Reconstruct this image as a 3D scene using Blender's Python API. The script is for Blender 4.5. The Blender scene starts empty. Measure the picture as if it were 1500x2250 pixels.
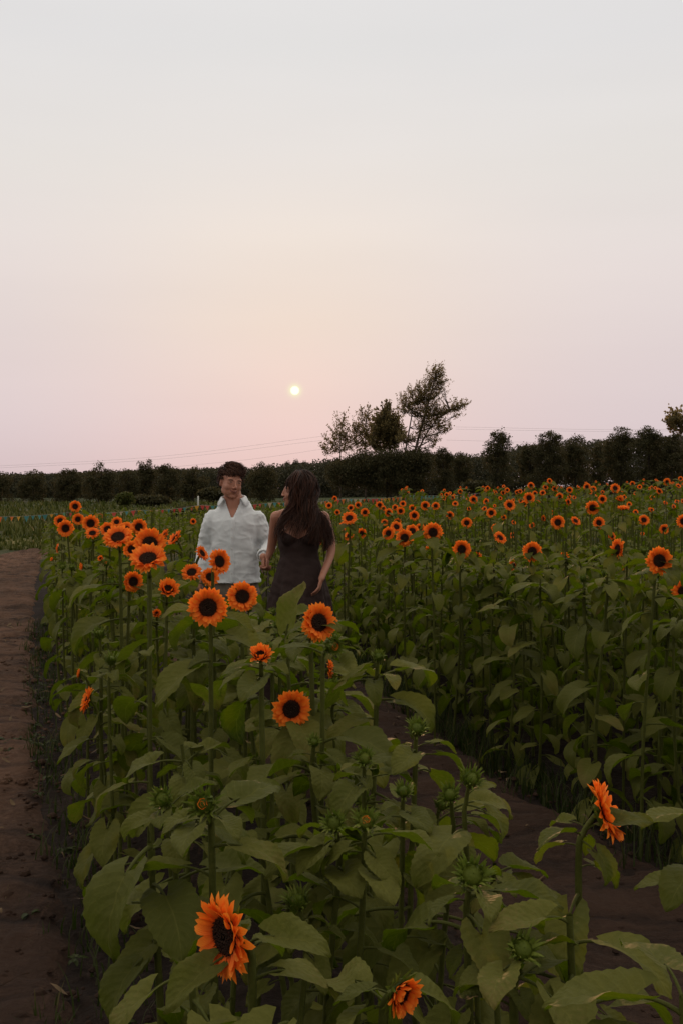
import bpy, bmesh, math, random
import numpy as np
from mathutils import Vector, Matrix, noise
from mathutils.bvhtree import BVHTree
R = math.radians
PI = math.pi
random.seed(7)
rng = np.random.default_rng(7)
SC = bpy.context.scene
COL = SC.collection

# ------------------------------------------------------------------ camera
FPX = 2187.5
CAMZ = 1.65
PITCH = math.atan(55 / FPX)
cam_d = bpy.data.cameras.new("camera")
cam = bpy.data.objects.new("camera", cam_d)
COL.objects.link(cam)
cam.location = (0, 0, CAMZ)
cam.rotation_euler = (PI / 2 - PITCH, 0, 0)
cam_d.sensor_fit = 'VERTICAL'
cam_d.sensor_height = 36
cam_d.sensor_width = 24
cam_d.lens = 35
cam_d.clip_start = 0.05
cam_d.clip_end = 3000
SC.camera = cam
CR = cam.rotation_euler.to_matrix()

def ray(px, py):
    return (CR @ Vector(((px - 750) / FPX, (1125 - py) / FPX, -1))).normalized()

def at(px, py, Y):
    d = ray(px, py)
    return Vector((0, 0, CAMZ)) + d * (Y / d.y)

def proj(p):
    q = CR.transposed() @ (Vector(p) - Vector((0, 0, CAMZ)))
    return 750 + FPX * q.x / -q.z, 1125 - FPX * q.y / -q.z

# ------------------------------------------------------------------ world, sun, exposure
SC.view_settings.view_transform = 'Standard'
SC.view_settings.look = 'None'
SC.view_settings.exposure = 0.0
SC.view_settings.gamma = 1.0
SUN = ray(648, 858)
SUN_EL = math.asin(SUN.z)
SUN_AZ = math.atan2(SUN.x, SUN.y)

def s2l(c):
    return tuple(((v / 255) / 12.92 if v / 255 <= 0.04045 else ((v / 255 + 0.055) / 1.055) ** 2.4) for v in c)

class NT:
    """small node-tree writer"""
    def __init__(s, tree):
        s.t = tree; s.n = tree.nodes; s.l = tree.links
    def node(s, typ, **kw):
        n = s.n.new(typ)
        for k, v in kw.items():
            if k.startswith('i_'):
                key = k[2:]
                key = int(key) if key.isdigit() else key.replace('_', ' ')
                if hasattr(v, 'is_output') or isinstance(v, bpy.types.NodeSocket):
                    s.l.new(v, n.inputs[key])
                else:
                    n.inputs[key].default_value = v
            else:
                setattr(n, k, v)
        return n
    def math(s, op, a, b=None, c=None, clamp=False):
        n = s.n.new('ShaderNodeMath'); n.operation = op; n.use_clamp = clamp
        for i, v in enumerate((a, b, c)):
            if v is None: continue
            if isinstance(v, bpy.types.NodeSocket): s.l.new(v, n.inputs[i])
            else: n.inputs[i].default_value = v
        return n.outputs[0]
    def ramp(s, fac, stops, interp='LINEAR'):
        n = s.n.new('ShaderNodeValToRGB'); n.color_ramp.interpolation = interp
        e = n.color_ramp.elements
        while len(e) < len(stops): e.new(0.5)
        for i, (p, c) in enumerate(stops):
            e[i].position = p; e[i].color = (*c[:3], 1)
        s.l.new(fac, n.inputs[0])
        return n.outputs[0]
    def mix(s, fac, a, b, blend='MIX'):
        n = s.n.new('ShaderNodeMix'); n.data_type = 'RGBA'; n.blend_type = blend
        for i, v in ((0, fac), (6, a), (7, b)):
            if isinstance(v, bpy.types.NodeSocket): s.l.new(v, n.inputs[i])
            elif i == 0: n.inputs[0].default_value = v
            else: n.inputs[i].default_value = (*v[:3], 1)
        return n.outputs[2]
    def noise(s, vec, scale, detail=4, rough=0.55):
        n = s.n.new('ShaderNodeTexNoise'); n.inputs['Scale'].default_value = scale
        n.inputs['Detail'].default_value = detail; n.inputs['Roughness'].default_value = rough
        if vec is not None: s.l.new(vec, n.inputs['Vector'])
        return n.outputs[0]

world = bpy.data.worlds.new("World")
SC.world = world
world.use_nodes = True
W = NT(world.node_tree)
W.n.clear()
wout = W.node('ShaderNodeOutputWorld')
tc = W.node('ShaderNodeTexCoord')
sep = W.node('ShaderNodeSeparateXYZ', i_0=tc.outputs['Generated'])
elev = sep.outputs['Z']
e01 = W.math('MULTIPLY_ADD', elev, 0.5, 0.5)
def ev(z): return z * 0.5 + 0.5
edge = W.ramp(e01, [(0.0, s2l((110, 95, 95))), (ev(-0.02), s2l((170, 152, 158))), (ev(0.012), s2l((209, 192, 198))), (ev(0.06), s2l((217, 202, 206))),
                    (ev(0.12), s2l((224, 210, 211))), (ev(0.20), s2l((231, 220, 218))), (ev(0.30), s2l((231, 226, 222))),
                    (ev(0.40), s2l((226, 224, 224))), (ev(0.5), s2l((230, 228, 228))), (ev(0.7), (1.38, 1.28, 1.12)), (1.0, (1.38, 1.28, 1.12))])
core = W.ramp(e01, [(0.0, s2l((110, 95, 95))), (ev(-0.02), s2l((190, 160, 160))), (ev(0.012), s2l((214, 188, 193))), (ev(0.05), s2l((223, 197, 199))),
                    (ev(0.10), s2l((231, 208, 203))), (ev(0.16), s2l((236, 218, 207))), (ev(0.24), s2l((238, 226, 217))), (ev(0.32), s2l((234, 228, 224))),
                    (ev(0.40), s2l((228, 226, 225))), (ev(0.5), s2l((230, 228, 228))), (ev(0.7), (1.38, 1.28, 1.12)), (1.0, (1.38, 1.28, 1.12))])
# horizontal distance from the sun's azimuth
dotn = W.node('ShaderNodeVectorMath', operation='DOT_PRODUCT', i_0=tc.outputs['Generated'])
dotn.inputs[1].default_value = SUN
dot = dotn.outputs['Value']
xr = W.math('DIVIDE', sep.outputs['X'], W.math('MAXIMUM', sep.outputs['Y'], 0.05))
xd = W.math('SUBTRACT', xr, SUN.x / SUN.y)
xq = W.math('MULTIPLY', xd, xd)
lobe = W.math('POWER', 2.718, W.math('MULTIPLY', xq, -22.0))
front = W.math('GREATER_THAN', sep.outputs['Y'], 0.0)
lobe = W.math('MULTIPLY', lobe, front)
skyc = W.mix(lobe, edge, core)
# sky behind the camera: unseen, set dimmer than the brightened zenith to shape the light
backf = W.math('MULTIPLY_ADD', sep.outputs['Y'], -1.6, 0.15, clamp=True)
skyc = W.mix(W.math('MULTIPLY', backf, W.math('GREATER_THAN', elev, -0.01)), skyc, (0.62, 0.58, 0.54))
# soft variation: thin smoke layers
mp = W.node('ShaderNodeMapping', i_0=tc.outputs['Generated'])
mp.inputs['Scale'].default_value = (1.2, 1.2, 7.0)
cl = W.noise(mp.outputs[0], 1.6, 3, 0.5)
clf = W.math('MULTIPLY_ADD', cl, 0.10, 0.95)
vm = W.node('ShaderNodeVectorMath', operation='SCALE', i_0=skyc)
W.l.new(clf, vm.inputs['Scale'])
skyc = vm.outputs[0]
# the sun itself: hot disc with a greenish-yellow rim and faint aureole
glow = W.math('POWER', 2.718, W.math('MULTIPLY', W.math('SUBTRACT', 1.0, dot), -70000.0))
wide = W.math('POWER', 2.718, W.math('MULTIPLY', W.math('SUBTRACT', 1.0, dot), -900.0))
skyc = W.mix(1.0, skyc, W.mix(wide, (0, 0, 0), (0.02, 0.006, 0.0)), 'ADD')
skyc = W.mix(1.0, skyc, W.mix(glow, (0, 0, 0), (0.12, 0.40, 0.0)), 'ADD')
disc = W.math('SMOOTH_MIN', 1.0, 1.0, 0.0)
a_in, a_out = math.cos(R(0.20)), math.cos(R(0.27))
disc = W.node('ShaderNodeMapRange', i_0=dot, i_1=a_out, i_2=a_in); disc.interpolation_type = 'SMOOTHSTEP'
skyc = W.mix(disc.outputs[0], skyc, (1.35, 1.40, 0.98))
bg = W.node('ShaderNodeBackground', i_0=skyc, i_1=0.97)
nish = W.node('ShaderNodeTexSky')
nish.sky_type = 'NISHITA'; nish.sun_disc = False
nish.sun_elevation = SUN_EL; nish.sun_rotation = SUN_AZ
nish.air_density = 1.0; nish.dust_density = 1.0
bg2 = W.node('ShaderNodeBackground', i_0=nish.outputs[0], i_1=0.002)
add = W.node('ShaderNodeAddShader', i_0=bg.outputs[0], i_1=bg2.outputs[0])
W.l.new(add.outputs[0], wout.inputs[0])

sl = bpy.data.lights.new("sun", 'SUN')
sl.energy = 1.4; sl.angle = R(0.7); sl.color = (1.0, 0.50, 0.26)
so = bpy.data.objects.new("sun", sl); COL.objects.link(so)
so.rotation_euler = SUN.to_track_quat('Z', 'Y').to_euler()

# ------------------------------------------------------------------ helpers
def tag(o, label=None, cat=None, group=None, kind=None):
    if label: o['label'] = label
    if cat: o['category'] = cat
    if group: o['group'] = group
    if kind: o['kind'] = kind
    return o

def empty(name, loc):
    o = bpy.data.objects.new(name, None); COL.objects.link(o)
    o.location = loc; o.empty_display_size = 0.1
    return o

class MB:
    """collects geometry for ONE mesh object"""
    def __init__(s):
        s.v = []; s.f = []; s.uv = []; s.r = []; s.m = []; s.n = 0
    def add(s, V, F, UV=None, rnd=0.5, mat=0):
        V = np.asarray(V, float)
        s.v.append(V)
        F = np.asarray(F)
        s.f.append(F + s.n)
        s.uv.append(np.zeros((len(V), 2)) if UV is None else np.asarray(UV, float))
        s.r.append(np.full(len(V), rnd) if np.isscalar(rnd) else np.asarray(rnd, float))
        s.m.append(np.full(len(F), mat, dtype=np.int32))
        s.n += len(V)
    def merge(s, o, M=None):
        for V, F, UV, r, m in zip(o.v, o.f, o.uv, o.r, o.m):
            pass
        V = np.concatenate(o.v)
        if M is not None:
            A = np.array(M); V = V @ A[:3, :3].T + A[:3, 3]
        F = None
        s.v.append(V); s.uv.append(np.concatenate(o.uv)); s.r.append(np.concatenate(o.r))
        for F, m in zip(o.f, o.m):
            s.f.append(F + s.n); s.m.append(m)
        s.n += len(V)
    def build(s, name, mats, parent=None, smooth=True, loc=None):
        me = bpy.data.meshes.new(name)
        V = np.concatenate(s.v); UV = np.concatenate(s.uv); r = np.concatenate(s.r)
        tot = np.concatenate([np.full(len(F), F.shape[1], dtype=np.int32) for F in s.f])
        li = np.concatenate([F.reshape(-1) for F in s.f]).astype(np.int32)
        m = np.concatenate(s.m)
        me.vertices.add(len(V)); me.vertices.foreach_set('co', V.astype(np.float32).reshape(-1))
        me.loops.add(len(li)); me.loops.foreach_set('vertex_index', li)
        me.polygons.add(len(tot))
        st = np.zeros(len(tot), dtype=np.int32); st[1:] = np.cumsum(tot)[:-1]
        me.polygons.foreach_set('loop_start', st)
        me.polygons.foreach_set('material_index', m)
        me.polygons.foreach_set('use_smooth', np.full(len(tot), smooth))
        me.update(calc_edges=True)
        ul = me.uv_layers.new(name='UVMap')
        ul.data.foreach_set('uv', UV[li].astype(np.float32).reshape(-1))
        at_ = me.attributes.new('rnd', 'FLOAT', 'POINT'); at_.data.foreach_set('value', r.astype(np.float32))
        for x in (mats if isinstance(mats, (list, tuple)) else [mats]): me.materials.append(x)
        me.validate()
        o = bpy.data.objects.new(name, me); COL.objects.link(o)
        if parent is not None: o.parent = parent
        if loc is not None: o.location = loc
        return o

def xf(V, M):
    A = np.array(M); return np.asarray(V) @ A[:3, :3].T + A[:3, 3]

def grid_faces(nr, nc, wrap=False):
    F = []
    for i in range(nr - 1):
        for j in range(nc if wrap else nc - 1):
            k = (j + 1) % nc
            F.append((i * nc + j, i * nc + k, (i + 1) * nc + k, (i + 1) * nc + j))
    return np.array(F)

def tube(mb, pts, rad, sides=6, rnd=0.5, mat=0, cap=True, flat=1.0):
    """swept tube; rad scalar or list"""
    pts = [Vector(p) for p in pts]; n = len(pts)
    if np.isscalar(rad): rad = [rad] * n
    V = []; UV = []
    t0 = (pts[1] - pts[0]).normalized()
    up = Vector((0, 0, 1)) if abs(t0.z) < 0.9 else Vector((1, 0, 0))
    a = t0.cross(up).normalized()
    for i, p in enumerate(pts):
        t = (pts[min(i + 1, n - 1)] - pts[max(i - 1, 0)])
        t = t.normalized() if t.length > 1e-9 else t0
        a = (a - t * a.dot(t)).normalized(); b = t.cross(a)
        for j in range(sides):
            an = 2 * PI * j / sides
            V.append(p + (a * math.cos(an) + b * math.sin(an) * flat) * rad[i])
            UV.append((j / sides, i / (n - 1)))
    F = grid_faces(n, sides, True)
    mb.add(V, F, UV, rnd, mat)
    if cap and sides == 6:
        for base in (0, (n - 1) * sides):
            q = [V[base + j] for j in range(6)]
            mb.add(q, [(0, 1, 2, 3), (0, 3, 4, 5)] if base else [(3, 2, 1, 0), (5, 4, 3, 0)], [(0.5, 0.5)] * 6, rnd, mat)

def bez(p0, p1, p2, p3, n):
    out = []
    for i in range(n):
        t = i / (n - 1); u = 1 - t
        out.append(p0 * u ** 3 + p1 * (3 * u * u * t) + p2 * (3 * u * t * t) + p3 * t ** 3)
    return out

def spline(P, n):
    """Catmull-Rom through P"""
    P = [Vector(p) for p in P]; Q = [2 * P[0] - P[1]] + P + [2 * P[-1] - P[-2]]
    m = len(P) - 1; out = []
    for i in range(n):
        x = i / (n - 1) * m; k = min(int(x), m - 1); t = x - k
        a, b, c, d = Q[k], Q[k + 1], Q[k + 2], Q[k + 3]
        out.append(0.5 * ((2 * b) + (c - a) * t + (2 * a - 5 * b + 4 * c - d) * t * t + (3 * b - a - 3 * c + d) * t ** 3))
    return out

def smooth01(a, b, x):
    t = min(1, max(0, (x - a) / (b - a))); return t * t * (3 - 2 * t)

# ------------------------------------------------------------------ materials
def mat(name):
    m = bpy.data.materials.new(name); m.use_nodes = True
    n = NT(m.node_tree); n.n.clear()
    out = n.node('ShaderNodeOutputMaterial')
    return m, n, out

def leaf_mat(name, dark, light, trans, tf=0.28, rough=0.5, veins=True):
    m, n, out = mat(name)
    uv = n.node('ShaderNodeUVMap'); uv.uv_map = 'UVMap'
    sp = n.node('ShaderNodeSeparateXYZ', i_0=uv.outputs[0])
    at_ = n.node('ShaderNodeAttribute', attribute_name='rnd')
    oi = n.node('ShaderNodeObjectInfo')
    geo = n.node('ShaderNodeNewGeometry')
    r = n.math('FRACT', n.math('ADD', at_.outputs['Fac'], n.math('MULTIPLY', oi.outputs['Random'], 0.73)))
    tcn = n.node('ShaderNodeTexCoord')
    nz = n.noise(tcn.outputs['Object'], 14, 4)
    f = n.math('ADD', n.math('MULTIPLY', n.math('POWER', r, 1.5), 0.85), n.math('MULTIPLY', n.math('SUBTRACT', nz, 0.5), 0.7), clamp=True)
    col = n.mix(f, dark, light)
    # a few old leaves turn yellowish brown at the tip
    old = n.math('GREATER_THAN', r, 0.86)
    tip = n.math('MULTIPLY', old, n.math('MULTIPLY_ADD', n.math('ADD', nz, n.math('MULTIPLY', sp.outputs['Y'], 0.4)), 3.0, -1.9, clamp=True))
    col = n.mix(tip, col, (0.16, 0.10, 0.035))
    spot = n.noise(tcn.outputs['Object'], 55, 2)
    col = n.mix(n.math('MULTIPLY', n.math('MULTIPLY_ADD', spot, 14.0, -10.2, clamp=True), n.math('GREATER_THAN', r, 0.45)), col, (0.10, 0.06, 0.02))
    bump_h = nz
    if veins:
        u = n.math('ABSOLUTE', n.math('SUBTRACT', sp.outputs['X'], 0.5))
        midr = n.math('MULTIPLY_ADD', u, -42.0, 1.0, clamp=True)
        ph = n.math('MULTIPLY', n.math('SUBTRACT', sp.outputs['Y'], n.math('MULTIPLY', u, 0.65)), 8.0)
        fr = n.math('ABSOLUTE', n.math('SUBTRACT', n.math('FRACT', ph), 0.5))
        side = n.math('MULTIPLY_ADD', fr, -12.0, 1.0, clamp=True)
        v = n.math('MAXIMUM', midr, n.math('MULTIPLY', side, 0.45))
        col = n.mix(n.math('MULTIPLY', v, 0.42), col, tuple(min(1, c * 1.7 + 0.015) for c in light))
        bump_h = n.math('MULTIPLY_ADD', n.math('ABSOLUTE', fr), 0.7, n.math('MULTIPLY', nz, 1.0))
    # underside paler, matter
    col = n.mix(n.math('MULTIPLY', geo.outputs['Backfacing'], 0.45), col, tuple(c * 1.25 + 0.01 for c in light))
    bmp = n.node('ShaderNodeBump', i_Strength=0.45, i_Distance=0.006, i_Height=bump_h)
    p = n.node('ShaderNodeBsdfPrincipled', i_Base_Color=col, i_Roughness=rough, i_Normal=bmp.outputs[0])
    p.inputs['Specular IOR Level'].default_value = 0.14
    t = n.node('ShaderNodeBsdfTranslucent', i_0=n.mix(0.75, col, trans))
    mx = n.node('ShaderNodeMixShader', i_0=tf, i_1=p.outputs[0], i_2=t.outputs[0])
    n.l.new(mx.outputs[0], out.inputs[0])
    return m

M = {}
M['leaf'] = leaf_mat('sunflower_leaf', (0.014, 0.026, 0.0015), (0.128, 0.124, 0.020), (0.115, 0.170, 0.002), 0.40, 0.62)
M['bract'] = leaf_mat('sunflower_bract', (0.050, 0.075, 0.006), (0.125, 0.15, 0.018), (0.08, 0.15, 0.01), 0.2, veins=False)

m, n, out = mat('sunflower_stem')
tcn = n.node('ShaderNodeTexCoord')
nz = n.noise(tcn.outputs['Object'], 60, 3)
col = n.mix(nz, (0.035, 0.045, 0.006), (0.095, 0.098, 0.018))
bmp = n.node('ShaderNodeBump', i_Strength=0.6, i_Distance=0.003, i_Height=n.noise(tcn.outputs['Object'], 240, 2))
p = n.node('ShaderNodeBsdfPrincipled', i_Base_Color=col, i_Roughness=0.7, i_Normal=bmp.outputs[0])
p.inputs['Specular IOR Level'].default_value = 0.15
n.l.new(p.outputs[0], out.inputs[0]); M['stem'] = m

m, n, out = mat('sunflower_petal')
uv = n.node('ShaderNodeUVMap'); uv.uv_map = 'UVMap'
sp = n.node('ShaderNodeSeparateXYZ', i_0=uv.outputs[0])
at_ = n.node('ShaderNodeAttribute', attribute_name='rnd')
col = n.ramp(sp.outputs['Y'], [(0.0, (0.30, 0.035, 0.004)), (0.22, (0.80, 0.14, 0.014)), (0.55, (1.0, 0.27, 0.024)), (1.0, (1.0, 0.37, 0.038))])
col = n.mix(n.math('MULTIPLY', at_.outputs['Fac'], 0.5), col, (1.0, 0.19, 0.018))
st = n.math('SINE', n.math('MULTIPLY', sp.outputs['X'], 40.0))
bmp = n.node('ShaderNodeBump', i_Strength=0.35, i_Distance=0.002, i_Height=st)
col = n.mix(n.math('MULTIPLY_ADD', st, 0.09, 0.09), col, (0.62, 0.07, 0.005))
p = n.node('ShaderNodeBsdfPrincipled', i_Base_Color=col, i_Roughness=0.6, i_Normal=bmp.outputs[0])
p.inputs['Specular IOR Level'].default_value = 0.2
t = n.node('ShaderNodeBsdfTranslucent', i_0=n.mix(0.6, col, (1.0, 0.2, 0.012)))
mx = n.node('ShaderNodeMixShader', i_0=0.36, i_1=p.outputs[0], i_2=t.outputs[0])
n.l.new(mx.outputs[0], out.inputs[0]); M['petal'] = m

m, n, out = mat('sunflower_disc')
uv = n.node('ShaderNodeUVMap'); uv.uv_map = 'UVMap'
sp = n.node('ShaderNodeSeparateXYZ', i_0=uv.outputs[0])
tcn = n.node('ShaderNodeTexCoord')
vor = n.node('ShaderNodeTexVoronoi', i_Vector=tcn.outputs['Object']); vor.inputs['Scale'].default_value = 34
col = n.ramp(sp.outputs['Y'], [(0.0, (0.090, 0.050, 0.030)), (0.35, (0.050, 0.027, 0.018)), (0.6, (0.060, 0.028, 0.018)), (0.8, (0.10, 0.038, 0.020)), (1.0, (0.17, 0.048, 0.012))])
col = n.mix(n.math('MULTIPLY_ADD', vor.outputs['Distance'], -1.6, 0.5, clamp=True), col, (0.13, 0.065, 0.035))
bmp = n.node('ShaderNodeBump', i_Strength=1.0, i_Distance=0.03, i_Height=n.math('SUBTRACT', 1.0, vor.outputs['Distance']))
p = n.node('ShaderNodeBsdfPrincipled', i_Base_Color=col, i_Roughness=0.9, i_Normal=bmp.outputs[0])
p.inputs['Specular IOR Level'].default_value = 0.1
n.l.new(p.outputs[0], out.inputs[0]); M['disc'] = m

def simple(name, c1, c2, scale=8, rough=0.8, bump=0.0, bscale=40, spec=0.3, coord='Object', bd=0.01):
    m, n, out = mat(name)
    tcn = n.node('ShaderNodeTexCoord')
    nz = n.noise(tcn.outputs[coord], scale, 5)
    col = n.mix(n.math('MULTIPLY_ADD', nz, 2.2, -0.6, clamp=True), c1, c2)
    kw = {}
    if bump:
        b = n.node('ShaderNodeBump', i_Strength=bump, i_Distance=bd, i_Height=n.noise(tcn.outputs[coord], bscale, 5))
        kw['i_Normal'] = b.outputs[0]
    p = n.node('ShaderNodeBsdfPrincipled', i_Base_Color=col, i_Roughness=rough, **kw)
    p.inputs['Specular IOR Level'].default_value = spec
    n.l.new(p.outputs[0], out.inputs[0])
    return m

# ground: dark loam near the beds, green meadow beyond
m, n, out = mat('soil_and_meadow')
geo = n.node('ShaderNodeNewGeometry')
pos = geo.outputs['Position']
sp = n.node('ShaderNodeSeparateXYZ', i_0=pos)
n1 = n.noise(pos, 1.3, 6); n2 = n.noise(pos, 22, 6, 0.7); n3 = n.noise(pos, 0.16, 4)
soil = n.mix(n.math('MULTIPLY_ADD', n1, 2.4, -0.7, clamp=True), (0.007, 0.0042, 0.003), (0.020, 0.0115, 0.0075))
soil = n.mix(n.math('MULTIPLY_ADD', n2, 2.0, -0.9, clamp=True), soil, (0.048, 0.031, 0.024))
mead = n.mix(n.math('MULTIPLY_ADD', n3, 3.0, -1.0, clamp=True), (0.022, 0.031, 0.009), (0.042, 0.050, 0.014))
mead = n.mix(n.math('MULTIPLY_ADD', n2, 2.0, -0.6, clamp=True), mead, (0.030, 0.034, 0.012))
yy = n.math('ADD', sp.outputs['Y'], n.math('MULTIPLY', n1, 3.0))
f = n.math('MULTIPLY_ADD', yy, 0.6, -12.5, clamp=True)
col = n.mix(f, soil, mead)
# paler mown strip near the string of pennants
strip = n.math('MULTIPLY', n.math('MULTIPLY_ADD', n.math('ABSOLUTE', n.math('SUBTRACT', yy, 31.0)), -0.30, 1.2, clamp=True), n.math('MULTIPLY_ADD', sp.outputs['X'], -0.2, -0.6, clamp=True))
col = n.mix(strip, col, (0.105, 0.098, 0.026))
h = n.math('ADD', n.math('MULTIPLY', n.noise(pos, 7, 8, 0.65), 1.0), n.math('MULTIPLY', n2, 0.4))
bmp = n.node('ShaderNodeBump', i_Strength=0.9, i_Distance=0.05, i_Height=h)
p = n.node('ShaderNodeBsdfPrincipled', i_Base_Color=col, i_Roughness=0.95, i_Normal=bmp.outputs[0])
p.inputs['Specular IOR Level'].default_value = 0.15
n.l.new(p.outputs[0], out.inputs[0]); M['ground'] = m

m, n, out = mat('trodden_dirt')
geo = n.node('ShaderNodeNewGeometry'); pos = geo.outputs['Position']
n1 = n.noise(pos, 1.1, 5); n2 = n.noise(pos, 30, 6, 0.75)
mpn = n.node('ShaderNodeMapping', i_0=pos); mpn.inputs['Scale'].default_value = (2.2, 7, 3)
n4 = n.noise(mpn.outputs[0], 1.0, 4, 0.6)
col = n.mix(n.math('MULTIPLY_ADD', n1, 2.6, -0.8, clamp=True), (0.034, 0.017, 0.0095), (0.130, 0.068, 0.042))
col = n.mix(n.math('MULTIPLY_ADD', n2, 2.4, -1.0, clamp=True), col, (0.150, 0.085, 0.055))
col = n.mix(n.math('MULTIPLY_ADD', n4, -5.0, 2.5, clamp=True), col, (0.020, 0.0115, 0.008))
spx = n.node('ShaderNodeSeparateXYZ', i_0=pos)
nearm = n.math('MULTIPLY', n.math('MULTIPLY_ADD', spx.outputs['X'], 2.0, 3.4, clamp=True), 0.62)  # darkens middle and near path colour, painting in the lower-frame vignette
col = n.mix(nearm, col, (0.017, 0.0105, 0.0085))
h = n.math('ADD', n.math('MULTIPLY', n4, 0.8), n.math('MULTIPLY', n2, 0.35))
bmp = n.node('ShaderNodeBump', i_Strength=1.0, i_Distance=0.09, i_Height=h)
p = n.node('ShaderNodeBsdfPrincipled', i_Base_Color=col, i_Roughness=0.95, i_Normal=bmp.outputs[0])
p.inputs['Specular IOR Level'].default_value = 0.15
n.l.new(p.outputs[0], out.inputs[0]); M['path'] = m

M['grass'] = leaf_mat('grass_blade', (0.012, 0.020, 0.003), (0.036, 0.042, 0.008), (0.05, 0.09, 0.01), 0.25, 0.6, veins=False)
M['meadow'] = leaf_mat('meadow_grass', (0.030, 0.042, 0.009), (0.098, 0.096, 0.022), (0.06, 0.09, 0.01), 0.2, 0.7, veins=False)
M['crown'] = leaf_mat('tree_leaf', (0.034, 0.034, 0.014), (0.066, 0.060, 0.028), (0.08, 0.065, 0.02), 0.3, 0.7, veins=False)  # leaf colour lightened to stand in for haze over the trees
M['poplar'] = leaf_mat('poplar_leaf', (0.055, 0.052, 0.022), (0.150, 0.125, 0.056), (0.32, 0.23, 0.09), 0.5, 0.55, veins=False)
M['crown_far'] = leaf_mat('wood_leaf', (0.034, 0.034, 0.019), (0.055, 0.054, 0.032), (0.05, 0.045, 0.02), 0.2, 0.8, veins=False)  # distance haze put into the wood's leaf colour
M['bark'] = simple('pale_bark', (0.05, 0.036, 0.028), (0.13, 0.095, 0.075), 3, 0.9, 0.5, 20)
M['bark_dark'] = simple('dark_bark', (0.02, 0.015, 0.012), (0.045, 0.034, 0.026), 3, 0.9, 0.5, 20)

# ------------------------------------------------------------------ terrain
def gz(x, y):
    return 0.040 * max(0.0, x + 6.5) * smooth01(6, 34, y) * (1 - 0.75 * smooth01(45, 90, y))

def bed_left(y):   return float(np.interp(y, [0, 1.5, 3.1, 5, 6.7, 10.7, 17, 24], [-0.10, -0.20, -0.72, -1.38, -1.95, -3.2, -5.1, -7.1]))
def bed_right(y):  return float(np.interp(y, [0, 1.5, 3.0, 4.5, 6.0, 7.0, 9, 15, 24], [0.95, 0.82, 0.50, 0.02, -0.6, -1.05, -1.65, -3.3, -6.4]))
def field_left(y): return float(np.interp(y, [0, 3, 4.3, 5.6, 8.2, 12, 15, 20, 28], [2.3, 1.78, 1.40, 0.93, 0.34, -0.65, -1.9, -4.2, -7.2]))

xs = np.unique(np.concatenate([np.linspace(-260, -14, 22), np.linspace(-14, -4, 60), np.linspace(-4, 4, 190), np.linspace(4, 16, 60), np.linspace(16, 260, 22)]))
ys = np.unique(np.concatenate([np.linspace(-12, 0.5, 10), np.linspace(0.5, 9, 230), np.linspace(9, 34, 140), np.linspace(34, 120, 40), np.linspace(120, 900, 20)]))
V = []
for y in ys:
    for x in xs:
        z = gz(x, y)
        if -5 < x < 6 and y < 16:
            f_ = 1 - smooth01(9, 16, y)
            z += f_ * (0.030 * noise.noise((x * 2.1, y * 2.1, 0)) + 0.018 * noise.noise((x * 7, y * 7, 3)) + 0.012 * noise.noise((x * 19, y * 19, 5)))
        V.append((x, y, z))
mb = MB(); mb.add(V, grid_faces(len(ys), len(xs)))
g = mb.build('ground', M['ground'])
tag(g, 'dark loam of the flower field turning to rough green meadow', 'ground', kind='structure')

def path_strip(name, lab, left, right, y0, y1, ny, nx, group=None):
    V = []
    for i in range(ny):
        y = y0 + (y1 - y0) * i / (ny - 1)
        l, r = left(y), right(y)
        for j in range(nx):
            t = j / (nx - 1)
            x = l + (r - l) * t
            e = min(t, 1 - t) * (r - l)
            prof = smooth01(0.0, 0.22, e + 0.07 * noise.noise((x * 3, y * 3, 9)))
            z = gz(x, y) + (-0.05 + 0.085 * prof)
            z += prof * (0.030 * noise.noise((x * 2.5, y * 4, 1)) + 0.024 * noise.noise((x * 7, y * 12, 2)) + 0.013 * noise.noise((x * 26, y * 30, 2)))
            V.append((x, y, z))
    mb = MB(); mb.add(V, grid_faces(ny, nx))
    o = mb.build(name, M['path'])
    tag(o, lab, 'path', kind='structure')
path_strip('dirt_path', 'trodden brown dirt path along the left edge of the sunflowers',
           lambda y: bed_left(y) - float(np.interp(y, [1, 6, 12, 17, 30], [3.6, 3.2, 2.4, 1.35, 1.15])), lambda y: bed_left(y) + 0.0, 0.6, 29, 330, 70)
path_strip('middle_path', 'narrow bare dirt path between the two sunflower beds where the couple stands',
           lambda y: bed_right(y) - 0.05, lambda y: field_left(y) + 0.05, 0.8, 14, 260, 44)

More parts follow.
